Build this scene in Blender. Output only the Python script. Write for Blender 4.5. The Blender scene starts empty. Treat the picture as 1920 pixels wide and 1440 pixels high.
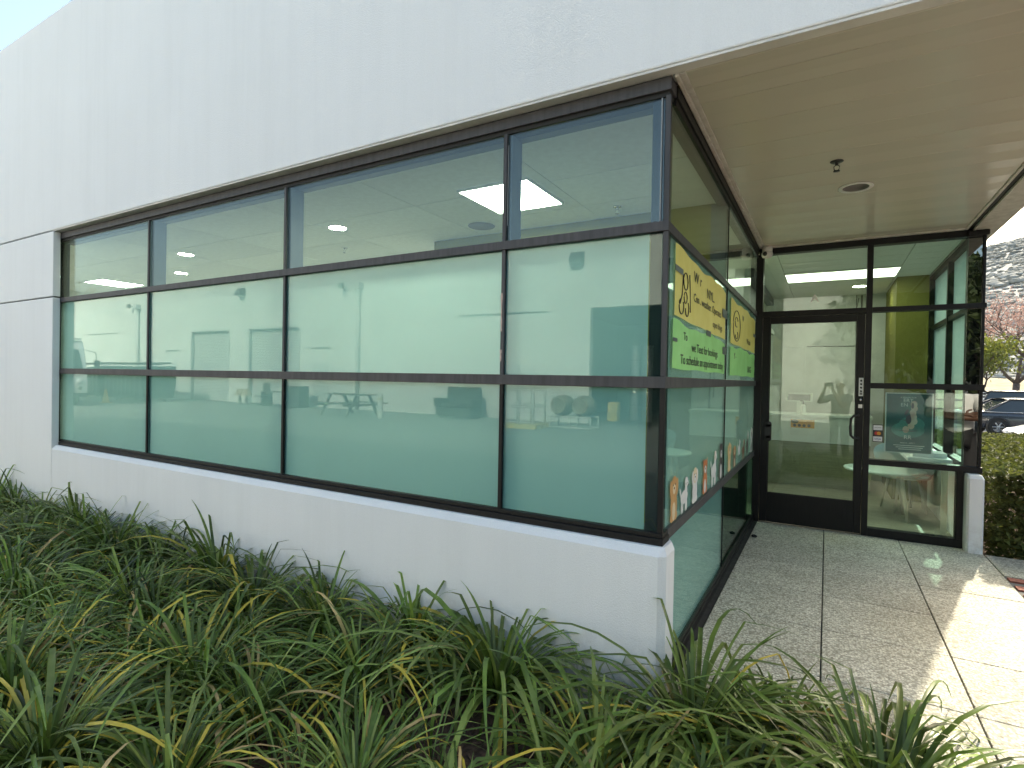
import bpy, bmesh, math, random
from mathutils import Vector, Matrix, Euler, noise as mnoise

R = math.radians
rnd = random.Random(7)
scene = bpy.context.scene
col = scene.collection

# ------------------------------------------------------------------ camera, sky, sun, exposure
cam_d = bpy.data.cameras.new("camera")
cam_d.sensor_width = 36.0
cam_d.lens = 19.231
cam_d.clip_start = 0.02
cam_d.clip_end = 3000
cam = bpy.data.objects.new("camera", cam_d)
col.objects.link(cam)
CAM = Vector((0.6545, -2.5695, 1.4616))
cam.location = CAM
cam.rotation_euler = (1.560781, -0.018076, 0.5229)
scene.camera = cam

SUN_EL, SUN_AZ = R(36.0), R(14.2)
world = bpy.data.worlds.new("World")
scene.world = world
world.use_nodes = True
wn, wl = world.node_tree.nodes, world.node_tree.links
wn.clear()
wo = wn.new("ShaderNodeOutputWorld")
wb = wn.new("ShaderNodeBackground")
ws = wn.new("ShaderNodeTexSky")
ws.sky_type = 'NISHITA'
ws.sun_disc = False
ws.sun_elevation = SUN_EL
ws.sun_rotation = SUN_AZ
ws.air_density = 1.0
ws.dust_density = 3.6
ws.ozone_density = 2.2
wb.inputs["Strength"].default_value = 0.15
wl.new(ws.outputs[0], wb.inputs[0])
wl.new(wb.outputs[0], wo.inputs[0])

sun_d = bpy.data.lights.new("sun", 'SUN')
sun_d.energy = 2.0
sun_d.angle = R(0.9)
sun_d.color = (1.0, 0.97, 0.94)
sun = bpy.data.objects.new("sun", sun_d)
col.objects.link(sun)
svec = Vector((math.sin(SUN_AZ) * math.cos(SUN_EL), math.cos(SUN_AZ) * math.cos(SUN_EL), math.sin(SUN_EL)))
sun.rotation_euler = (-svec).to_track_quat('-Z', 'Y').to_euler()
sun.location = (10, 30, 30)

vs = scene.view_settings
vs.view_transform = 'Standard'
vs.look = 'None'
vs.gamma = 1
vs.exposure = 1.74
vs.use_white_balance = True
vs.white_balance_temperature = 7900
vs.white_balance_tint = 2
vs.use_curve_mapping = False
cy = scene.cycles
cy.use_denoising = True
cy.max_bounces = 10
cy.diffuse_bounces = 4
cy.glossy_bounces = 5
cy.transmission_bounces = 6
cy.transparent_max_bounces = 24
cy.sample_clamp_indirect = 6.0
cy.caustics_reflective = False
cy.caustics_refractive = False

# ------------------------------------------------------------------ materials
M = {}

def newmat(name):
    m = bpy.data.materials.new(name)
    m.use_nodes = True
    nt = m.node_tree
    for n in list(nt.nodes):
        nt.nodes.remove(n)
    out = nt.nodes.new("ShaderNodeOutputMaterial")
    M[name] = m
    return m, nt, out

def nz(nt, scale, detail=4, rough=0.55, vec=None):
    n = nt.nodes.new("ShaderNodeTexNoise")
    n.inputs["Scale"].default_value = scale
    n.inputs["Detail"].default_value = detail
    n.inputs["Roughness"].default_value = rough
    if vec is not None:
        nt.links.new(vec, n.inputs["Vector"])
    return n.outputs["Fac"]

def ramp(nt, fac, stops):
    r = nt.nodes.new("ShaderNodeValToRGB")
    cr = r.color_ramp
    while len(cr.elements) < len(stops):
        cr.elements.new(0.5)
    for e, (p, c) in zip(cr.elements, stops):
        e.position = p
        e.color = tuple(c) + (1,) if len(c) == 3 else c
    nt.links.new(fac, r.inputs[0])
    return r.outputs[0]

def mixc(nt, fac, a, b, mode='MIX'):
    n = nt.nodes.new("ShaderNodeMix")
    n.data_type = 'RGBA'
    n.blend_type = mode
    for s, v in ((n.inputs[0], fac), (n.inputs[6], a), (n.inputs[7], b)):
        if hasattr(v, "node"):
            nt.links.new(v, s)
        else:
            s.default_value = v if isinstance(v, (int, float)) else tuple(v) + (1,)
    return n.outputs[2]

def pm(name, c1, c2=None, scale=6.0, rough=0.6, metal=0.0, bump=0.0, bscale=60.0, spec=0.5, coat=0.0,
       stretch=None, lo=0.35, hi=0.65, world_co=False, detail=4, rand=0.0, rough_var=0.0):
    m, nt, out = newmat(name)
    b = nt.nodes.new("ShaderNodeBsdfPrincipled")
    nt.links.new(b.outputs[0], out.inputs[0])
    tc = nt.nodes.new("ShaderNodeTexCoord")
    vec = tc.outputs["Object"]
    if world_co:
        g = nt.nodes.new("ShaderNodeNewGeometry")
        vec = g.outputs["Position"]
    if stretch:
        mp = nt.nodes.new("ShaderNodeMapping")
        mp.inputs["Scale"].default_value = stretch
        nt.links.new(vec, mp.inputs[0])
        svec_ = mp.outputs[0]
    else:
        svec_ = vec
    if c2 is None:
        c2 = tuple(x * 0.85 for x in c1)
    c = ramp(nt, nz(nt, scale, detail, 0.6, svec_), [(lo, c2), (hi, c1)])
    if rand:
        oi = nt.nodes.new("ShaderNodeObjectInfo")
        mr = nt.nodes.new("ShaderNodeMapRange")
        mr.inputs[3].default_value = 1 - rand
        mr.inputs[4].default_value = 1 + rand
        nt.links.new(oi.outputs["Random"], mr.inputs[0])
        c = mixc(nt, 1.0, c, mr.outputs[0], 'MULTIPLY')
    nt.links.new(c, b.inputs["Base Color"])
    b.inputs["Roughness"].default_value = rough
    if rough_var:
        mr2 = nt.nodes.new("ShaderNodeMapRange")
        mr2.inputs[3].default_value = rough - rough_var
        mr2.inputs[4].default_value = rough + rough_var
        nt.links.new(nz(nt, scale * 2, 3, 0.6, vec), mr2.inputs[0])
        nt.links.new(mr2.outputs[0], b.inputs["Roughness"])
    b.inputs["Metallic"].default_value = metal
    b.inputs["Specular IOR Level"].default_value = spec
    b.inputs["Coat Weight"].default_value = coat
    b.inputs["Coat Roughness"].default_value = 0.05
    if bump:
        bp = nt.nodes.new("ShaderNodeBump")
        bp.inputs["Strength"].default_value = bump
        bp.inputs["Distance"].default_value = 0.01
        nt.links.new(nz(nt, bscale, 3, 0.6, vec), bp.inputs["Height"])
        nt.links.new(bp.outputs[0], b.inputs["Normal"])
    return m

def glassmat(name, tint, f0=0.06, dark=None):
    m, nt, out = newmat(name)
    lw = nt.nodes.new("ShaderNodeLayerWeight")
    lw.inputs[0].default_value = 0.5
    p = nt.nodes.new("ShaderNodeMath"); p.operation = 'POWER'; p.inputs[1].default_value = 5
    nt.links.new(lw.outputs["Facing"], p.inputs[0])
    mr = nt.nodes.new("ShaderNodeMapRange")
    mr.inputs[3].default_value = f0
    mr.inputs[4].default_value = 0.7
    nt.links.new(p.outputs[0], mr.inputs[0])
    if dark:
        t = nt.nodes.new("ShaderNodeBsdfDiffuse")
        t.inputs[0].default_value = tuple(dark) + (1,)
    else:
        t = nt.nodes.new("ShaderNodeBsdfTransparent")
        t.inputs[0].default_value = tuple(tint) + (1,)
    g = nt.nodes.new("ShaderNodeBsdfGlossy")
    g.inputs["Color"].default_value = (0.97, 1.0, 0.99, 1)
    g.inputs["Roughness"].default_value = 0.0
    # very slight waviness of the sheet
    tc = nt.nodes.new("ShaderNodeTexCoord")
    bp = nt.nodes.new("ShaderNodeBump")
    bp.inputs["Strength"].default_value = 0.008
    bp.inputs["Distance"].default_value = 0.02
    nt.links.new(nz(nt, 1.6, 1, 0.5, tc.outputs["Object"]), bp.inputs["Height"])
    nt.links.new(bp.outputs[0], g.inputs["Normal"])
    mx = nt.nodes.new("ShaderNodeMixShader")
    nt.links.new(mr.outputs[0], mx.inputs[0])
    nt.links.new(t.outputs[0], mx.inputs[1])
    nt.links.new(g.outputs[0], mx.inputs[2])
    nt.links.new(mx.outputs[0], out.inputs[0])
    return m

def emit(name, c, s):
    m, nt, out = newmat(name)
    e = nt.nodes.new("ShaderNodeEmission")
    e.inputs[0].default_value = tuple(c) + (1,)
    e.inputs[1].default_value = s
    nt.links.new(e.outputs[0], out.inputs[0])
    return m

def leafmat(name, dark, light, trans=0.25, rough=0.42, rand=0.3, uvtip=None):
    m, nt, out = newmat(name)
    oi = nt.nodes.new("ShaderNodeObjectInfo")
    tc = nt.nodes.new("ShaderNodeTexCoord")
    n1 = nz(nt, 9.0, 3, 0.6, tc.outputs["Object"])
    c = ramp(nt, n1, [(0.3, dark), (0.7, light)])
    at = nt.nodes.new("ShaderNodeAttribute")
    at.attribute_name = "tone"
    mr = nt.nodes.new("ShaderNodeMapRange")
    mr.inputs[3].default_value = 1 - rand
    mr.inputs[4].default_value = 1 + rand
    nt.links.new(at.outputs["Fac"], mr.inputs[0])
    c = mixc(nt, 1.0, c, mr.outputs[0], 'MULTIPLY')
    mr2 = nt.nodes.new("ShaderNodeMapRange")
    mr2.inputs[3].default_value = 1 - rand * 0.7
    mr2.inputs[4].default_value = 1 + rand * 0.7
    nt.links.new(oi.outputs["Random"], mr2.inputs[0])
    c = mixc(nt, 1.0, c, mr2.outputs[0], 'MULTIPLY')
    if uvtip:      # blade still green near the base, turned toward the tip
        al = nt.nodes.new("ShaderNodeAttribute")
        al.attribute_name = "along"
        ad = nt.nodes.new("ShaderNodeMath"); ad.operation = 'MULTIPLY_ADD'; ad.inputs[1].default_value = 0.35; ad.inputs[2].default_value = -0.17
        nt.links.new(n1, ad.inputs[0])
        a2 = nt.nodes.new("ShaderNodeMath"); a2.operation = 'ADD'
        nt.links.new(al.outputs["Fac"], a2.inputs[0]); nt.links.new(ad.outputs[0], a2.inputs[1])
        c = mixc(nt, ramp(nt, a2.outputs[0], [(0.22, (0, 0, 0)), (0.50, (1, 1, 1))]), uvtip, c)
    b = nt.nodes.new("ShaderNodeBsdfPrincipled")
    b.inputs["Roughness"].default_value = rough
    b.inputs["Specular IOR Level"].default_value = 0.45
    nt.links.new(c, b.inputs["Base Color"])
    t = nt.nodes.new("ShaderNodeBsdfTranslucent")
    nt.links.new(c, t.inputs[0])
    mx = nt.nodes.new("ShaderNodeMixShader")
    mx.inputs[0].default_value = trans
    nt.links.new(b.outputs[0], mx.inputs[1])
    nt.links.new(t.outputs[0], mx.inputs[2])
    nt.links.new(mx.outputs[0], out.inputs[0])
    return m

def stucco():
    m, nt, out = newmat("stucco")
    b = nt.nodes.new("ShaderNodeBsdfPrincipled")
    g = nt.nodes.new("ShaderNodeNewGeometry")
    P = g.outputs["Position"]
    mp = nt.nodes.new("ShaderNodeMapping"); mp.inputs["Scale"].default_value = (7, 7, 0.35)
    nt.links.new(P, mp.inputs[0])
    c = ramp(nt, nz(nt, 0.9, 4, 0.6, P), [(0.3, (0.845, 0.85, 0.845)), (0.7, (0.875, 0.88, 0.875))])
    c = mixc(nt, 1.0, c, ramp(nt, nz(nt, 1.0, 4, 0.7, mp.outputs[0]), [(0.30, (0.972, 0.972, 0.97)), (0.55, (1, 1, 1))]), 'MULTIPLY')
    c = mixc(nt, 1.0, c, ramp(nt, nz(nt, 190, 3, 0.7, P), [(0.32, (0.945, 0.945, 0.945)), (0.60, (1.01, 1.01, 1.01))]), 'MULTIPLY')
    sx = nt.nodes.new("ShaderNodeSeparateXYZ"); nt.links.new(P, sx.inputs[0])
    hz = nt.nodes.new("ShaderNodeMapRange"); hz.inputs[1].default_value = -0.12; hz.inputs[2].default_value = 0.30; hz.inputs[3].default_value = 1; hz.inputs[4].default_value = 0
    nt.links.new(sx.outputs[2], hz.inputs[0])
    mu = nt.nodes.new("ShaderNodeMath"); mu.operation = 'MULTIPLY'
    nt.links.new(hz.outputs[0], mu.inputs[0])
    sp = ramp(nt, nz(nt, 14, 5, 0.75, P), [(0.42, (0, 0, 0)), (0.62, (1, 1, 1))])
    nt.links.new(sp, mu.inputs[1])
    mu2 = nt.nodes.new("ShaderNodeMath"); mu2.operation = 'MULTIPLY'; mu2.inputs[1].default_value = 0.55
    nt.links.new(mu.outputs[0], mu2.inputs[0])
    c = mixc(nt, mu2.outputs[0], c, (0.42, 0.36, 0.29))
    nt.links.new(c, b.inputs["Base Color"])
    b.inputs["Roughness"].default_value = 0.9
    b.inputs["Specular IOR Level"].default_value = 0.2
    bp = nt.nodes.new("ShaderNodeBump"); bp.inputs["Strength"].default_value = 0.5; bp.inputs["Distance"].default_value = 0.010
    nt.links.new(nz(nt, 150, 4, 0.65, P), bp.inputs["Height"])
    nt.links.new(bp.outputs[0], b.inputs["Normal"])
    nt.links.new(b.outputs[0], out.inputs[0])
stucco()
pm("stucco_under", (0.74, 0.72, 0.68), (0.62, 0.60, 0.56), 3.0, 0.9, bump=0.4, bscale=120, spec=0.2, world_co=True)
pm("frame", (0.010, 0.0095, 0.0095), (0.006, 0.006, 0.006), 9.0, 0.5, spec=0.3, stretch=(14, 14, 1.2), world_co=True, rough_var=0.08)
pm("frame_weathered_skylit", (0.066, 0.064, 0.068), (0.042, 0.041, 0.044), 3.0, 0.55, spec=0.4, stretch=(9, 9, 0.6), world_co=True, rough_var=0.1)  # weathered paint, also lightened in colour for skylight on the front bars
pm("frame_inside", (0.10, 0.11, 0.12), (0.07, 0.08, 0.09), 3.0, 0.5)
pm("rubber", (0.012, 0.012, 0.012), None, 8, 0.7)
pm("soffit_paint", (0.60, 0.555, 0.475), (0.575, 0.53, 0.45), 1.0, 0.22, bump=0.015, bscale=2.2, spec=0.6, world_co=True, lo=0.1, hi=0.9)
pm("soffit_trim", (0.66, 0.62, 0.57), (0.52, 0.48, 0.43), 14.0, 0.6, world_co=True)
pm("ceiling_tile", (0.72, 0.73, 0.70), (0.66, 0.67, 0.64), 20, 0.9, bump=0.2, bscale=90, rand=0.04)
pm("wall_yellow", (0.20, 0.185, 0.035), (0.17, 0.155, 0.03), 2.0, 0.8)
pm("wall_white_in", (0.66, 0.67, 0.65), (0.50, 0.51, 0.49), 2.2, 0.85, lo=0.25, hi=0.6)
pm("wood_floor", (0.42, 0.385, 0.30), (0.30, 0.27, 0.20), 2.5, 0.45, stretch=(1.2, 14, 1))
pm("counter_front", (0.36, 0.35, 0.24), (0.28, 0.27, 0.18), 3.0, 0.6, stretch=(1, 1, 16))
pm("white_gloss", (0.80, 0.81, 0.80), (0.76, 0.77, 0.76), 3, 0.35)
pm("paper_white", (0.82, 0.82, 0.80), None, 3, 0.8)
pm("table_wood", (0.62, 0.56, 0.46), (0.52, 0.46, 0.36), 6, 0.5, stretch=(1, 1, 0.2))
pm("teal_chair", (0.55, 0.66, 0.63), (0.5, 0.6, 0.58), 3, 0.5)
pm("black_plastic", (0.018, 0.018, 0.018), None, 6, 0.45)
pm("white_plastic", (0.75, 0.74, 0.72), (0.70, 0.69, 0.66), 8, 0.4)
pm("chrome", (0.6, 0.6, 0.6), None, 5, 0.22, metal=1.0)
pm("steel", (0.55, 0.55, 0.55), (0.42, 0.42, 0.42), 7, 0.3, metal=0.9)
pm("asphalt", (0.20, 0.197, 0.192), (0.15, 0.147, 0.143), 0.35, 0.9, bump=0.5, bscale=40, world_co=True)
pm("mulch", (0.19, 0.11, 0.072), (0.055, 0.034, 0.024), 38.0, 0.95, bump=1.0, bscale=55, world_co=True, lo=0.3, hi=0.72)
pm("chip", (0.20, 0.115, 0.075), (0.08, 0.045, 0.03), 30, 0.9, rand=0.3)
pm("brick", (0.34, 0.12, 0.085), (0.24, 0.085, 0.06), 14, 0.85, bump=0.4, bscale=90, rand=0.2)
pm("mortar", (0.16, 0.15, 0.14), None, 20, 0.95)
pm("joint_dark", (0.05, 0.047, 0.042), (0.03, 0.028, 0.025), 20, 0.95)
pm("yellow_paper", (0.84, 0.78, 0.24), (0.78, 0.71, 0.19), 5.0, 0.65, bump=0.15, bscale=8)
pm("green_paper", (0.36, 0.80, 0.28), (0.31, 0.73, 0.23), 5.0, 0.65, bump=0.15, bscale=8)
pm("ink", (0.015, 0.015, 0.015), None, 5, 0.6)
pm("tape", (0.10, 0.13, 0.13), None, 5, 0.35)
for n_, c_ in (("dog_tan", (0.62, 0.34, 0.13)), ("dog_white", (0.82, 0.81, 0.79)), ("dog_brown", (0.20, 0.09, 0.05)),
               ("dog_orange", (0.60, 0.19, 0.06)), ("dog_dark", (0.06, 0.055, 0.055)), ("dog_gold", (0.72, 0.50, 0.22)), ("dog_cream", (0.80, 0.66, 0.45))):
    pm(n_, c_, None, 20, 0.45)
pm("poster_teal", (0.005, 0.125, 0.12), (0.003, 0.07, 0.075), 3.0, 0.4)
pm("poster_glow", (0.08, 0.34, 0.31), (0.015, 0.16, 0.155), 7.0, 0.4)
pm("poster_pale", (0.72, 0.62, 0.50), (0.55, 0.32, 0.27), 9.0, 0.4)
pm("poster_dark", (0.06, 0.04, 0.07), None, 9.0, 0.4)
pm("red_ink", (0.55, 0.03, 0.03), None, 5, 0.5)
pm("orange_ink", (0.75, 0.32, 0.04), None, 5, 0.5)
pm("blue_ink", (0.03, 0.07, 0.30), None, 5, 0.5)
pm("bark", (0.16, 0.12, 0.10), (0.08, 0.06, 0.05), 12, 0.9, bump=0.5, bscale=30)
pm("car_black", (0.016, 0.017, 0.02), None, 2, 0.25, coat=1.0)
pm("car_navy", (0.022, 0.028, 0.042), None, 2, 0.25, coat=1.0)
pm("car_white", (0.72, 0.73, 0.74), None, 2, 0.3, coat=1.0)
pm("car_glass", (0.03, 0.04, 0.045), None, 2, 0.05, spec=0.8)
pm("tyre", (0.02, 0.02, 0.02), None, 8, 0.8)
pm("lamp_glass", (0.75, 0.78, 0.8), None, 3, 0.12, spec=0.8)
pm("opp_wall", (0.78, 0.79, 0.78), (0.70, 0.71, 0.70), 0.5, 0.9, bump=0.3, bscale=20, world_co=True, spec=0.2)
pm("opp_roller", (0.62, 0.63, 0.63), (0.55, 0.56, 0.56), 1.0, 0.6)
pm("opp_dark", (0.06, 0.065, 0.06), None, 1.0, 0.9)
pm("dumpster_paint", (0.05, 0.085, 0.07), (0.03, 0.05, 0.04), 3, 0.6)
pm("cone_orange", (0.75, 0.40, 0.05), None, 5, 0.5)
pm("old_wood", (0.20, 0.17, 0.14), (0.12, 0.10, 0.08), 3, 0.8, stretch=(1, 12, 1))
pm("oak", (0.34, 0.24, 0.14), (0.20, 0.13, 0.07), 4, 0.6, stretch=(6, 6, 1))
pm("pallet_yellow", (0.70, 0.52, 0.12), None, 4, 0.6)
pm("rack_white", (0.72, 0.72, 0.70), None, 4, 0.4)
pm("upholstery", (0.11, 0.09, 0.075), (0.07, 0.06, 0.05), 5, 0.9)
pm("lamp_shade", (0.45, 0.34, 0.22), None, 5, 0.8)
pm("skin_tan", (0.42, 0.24, 0.17), (0.36, 0.20, 0.14), 8, 0.55)
pm("skin_brown", (0.13, 0.06, 0.04), (0.10, 0.05, 0.03), 8, 0.55)
pm("hair_dark", (0.02, 0.016, 0.014), None, 30, 0.7)
pm("shirt_grey", (0.33, 0.34, 0.35), (0.27, 0.28, 0.29), 5, 0.9, bump=0.3, bscale=14)
pm("shirt_pale", (0.80, 0.81, 0.83), (0.70, 0.71, 0.73), 5, 0.9, bump=0.3, bscale=14)
pm("trousers", (0.03, 0.03, 0.035), None, 6, 0.9)
pm("phone", (0.012, 0.012, 0.013), None, 5, 0.2)
pm("dry_grass", (0.42, 0.35, 0.22), (0.26, 0.22, 0.14), 1.6, 0.95, bump=0.5, bscale=5, world_co=True)
pm("fence_grey", (0.22, 0.21, 0.20), None, 3, 0.8)
pm("rock", (0.02, 0.018, 0.016), None, 30, 0.8)
pm("chip_scar", (0.55, 0.40, 0.36), (0.40, 0.28, 0.25), 40, 0.8)
pm("caulk", (0.30, 0.32, 0.33), None, 30, 0.6)

glassmat("glass", (0.79, 0.945, 0.935), 0.036)
glassmat("glass_clear", (0.875, 0.965, 0.96), 0.045)
glassmat("glass_entry", (0.82, 0.93, 0.89), 0.050)
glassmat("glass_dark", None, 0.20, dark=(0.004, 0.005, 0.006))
glassmat("glass_deep", (0.50, 0.72, 0.62), 0.05)
emit("panel_light", (0.93, 1.0, 0.95), 12.0)
emit("panel_light_lobby", (0.95, 1.0, 0.92), 1.7)
emit("downlight_glow", (1.0, 0.98, 0.92), 40.0)
leafmat("leaf_green", (0.068, 0.124, 0.022), (0.21, 0.295, 0.06), 0.30, 0.33, 0.62)
leafmat("leaf_lime", (0.16, 0.22, 0.045), (0.31, 0.37, 0.10), 0.28, 0.36, 0.4)
leafmat("leaf_yellow", (0.60, 0.44, 0.05), (0.80, 0.60, 0.10), 0.2, 0.45, 0.2, uvtip=(0.12, 0.17, 0.03))
leafmat("leaf_straw", (0.42, 0.26, 0.10), (0.62, 0.44, 0.20), 0.1, 0.6, 0.25, uvtip=(0.22, 0.20, 0.05))
leafmat("hedge_leaf", (0.075, 0.100, 0.024), (0.205, 0.225, 0.060), 0.34, 0.75, 0.5)
leafmat("blossom", (0.34, 0.19, 0.16), (0.52, 0.34, 0.29), 0.3, 0.7, 0.3)
leafmat("lime_leaf", (0.10, 0.13, 0.02), (0.24, 0.24, 0.05), 0.35, 0.5, 0.35)
leafmat("tree_leaf", (0.025, 0.045, 0.014), (0.06, 0.09, 0.03), 0.25, 0.5, 0.4)
leafmat("scrub_leaf", (0.36, 0.35, 0.32), (0.45, 0.44, 0.40), 0.3, 0.9, 0.14)  # pale scrub tone that also carries the haze of distance
leafmat("palm_leaf", (0.06, 0.08, 0.03), (0.13, 0.15, 0.06), 0.25, 0.5, 0.3)

def film_mat():
    m, nt, out = newmat("frosted_film")
    d = nt.nodes.new("ShaderNodeBsdfDiffuse")
    t = nt.nodes.new("ShaderNodeBsdfTranslucent")
    tc = nt.nodes.new("ShaderNodeTexCoord")
    c = ramp(nt, nz(nt, 2.0, 3, 0.6, tc.outputs["Object"]), [(0.3, (0.42, 0.52, 0.52)), (0.7, (0.46, 0.56, 0.56))])
    nt.links.new(c, d.inputs[0])
    t.inputs[0].default_value = (0.74, 0.80, 0.77, 1)
    mx = nt.nodes.new("ShaderNodeMixShader")
    mx.inputs[0].default_value = 0.28
    nt.links.new(d.outputs[0], mx.inputs[1])
    nt.links.new(t.outputs[0], mx.inputs[2])
    nt.links.new(mx.outputs[0], out.inputs[0])
film_mat()

def aggregate():
    m, nt, out = newmat("aggregate")
    b = nt.nodes.new("ShaderNodeBsdfPrincipled")
    g = nt.nodes.new("ShaderNodeNewGeometry")
    v = nt.nodes.new("ShaderNodeTexVoronoi")
    v.inputs["Scale"].default_value = 85
    nt.links.new(g.outputs["Position"], v.inputs["Vector"])
    hs = nt.nodes.new("ShaderNodeSeparateColor")
    nt.links.new(v.outputs["Color"], hs.inputs[0])
    stone = ramp(nt, hs.outputs[0], [(0.0, (0.22, 0.195, 0.15)), (0.25, (0.58, 0.53, 0.43)), (0.65, (0.74, 0.69, 0.57)), (1.0, (0.88, 0.84, 0.73))])
    edge = ramp(nt, v.outputs["Distance"], [(0.35, (0, 0, 0)), (0.75, (1, 1, 1))])
    c = mixc(nt, edge, stone, (0.38, 0.345, 0.275))
    big = ramp(nt, nz(nt, 2.2, 5, 0.65, g.outputs["Position"]), [(0.32, (0.82, 0.81, 0.78)), (0.62, (1.0, 1.0, 1.0))])
    c = mixc(nt, 1.0, c, big, 'MULTIPLY')
    st = ramp(nt, nz(nt, 0.9, 4, 0.7, g.outputs["Position"]), [(0.28, (0.74, 0.71, 0.67)), (0.46, (1, 1, 1))])
    c = mixc(nt, 0.8, c, st, 'MULTIPLY')
    oi = nt.nodes.new("ShaderNodeObjectInfo")
    mr = nt.nodes.new("ShaderNodeMapRange")
    mr.inputs[3].default_value = 0.93
    mr.inputs[4].default_value = 1.05
    nt.links.new(oi.outputs["Random"], mr.inputs[0])
    c = mixc(nt, 1.0, c, mr.outputs[0], 'MULTIPLY')
    nt.links.new(c, b.inputs["Base Color"])
    b.inputs["Roughness"].default_value = 0.75
    bp = nt.nodes.new("ShaderNodeBump")
    bp.inputs["Strength"].default_value = 0.5
    bp.inputs["Distance"].default_value = 0.004
    bp.invert = True
    nt.links.new(v.outputs["Distance"], bp.inputs["Height"])
    nt.links.new(bp.outputs[0], b.inputs["Normal"])
    nt.links.new(b.outputs[0], out.inputs[0])
aggregate()

def hill_mat():
    m, nt, out = newmat("hill_scrub")
    b = nt.nodes.new("ShaderNodeBsdfPrincipled")
    g = nt.nodes.new("ShaderNodeNewGeometry")
    v = nt.nodes.new("ShaderNodeTexVoronoi")
    v.inputs["Scale"].default_value = 0.28
    nt.links.new(g.outputs["Position"], v.inputs["Vector"])
    c1 = ramp(nt, v.outputs["Distance"], [(0.15, (0.40, 0.385, 0.35)), (0.5, (0.47, 0.455, 0.42)), (0.8, (0.52, 0.505, 0.47))])  # pale scrub ground, with distance haze put into the colour as well
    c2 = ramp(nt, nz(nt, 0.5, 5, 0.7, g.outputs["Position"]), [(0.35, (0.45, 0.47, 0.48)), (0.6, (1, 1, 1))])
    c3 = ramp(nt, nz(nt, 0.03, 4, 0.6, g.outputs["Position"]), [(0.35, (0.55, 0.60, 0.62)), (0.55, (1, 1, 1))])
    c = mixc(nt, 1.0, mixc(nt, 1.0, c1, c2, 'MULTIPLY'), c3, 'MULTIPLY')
    nt.links.new(c, b.inputs["Base Color"])
    b.inputs["Roughness"].default_value = 0.95
    nt.links.new(b.outputs[0], out.inputs[0])
hill_mat()

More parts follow.
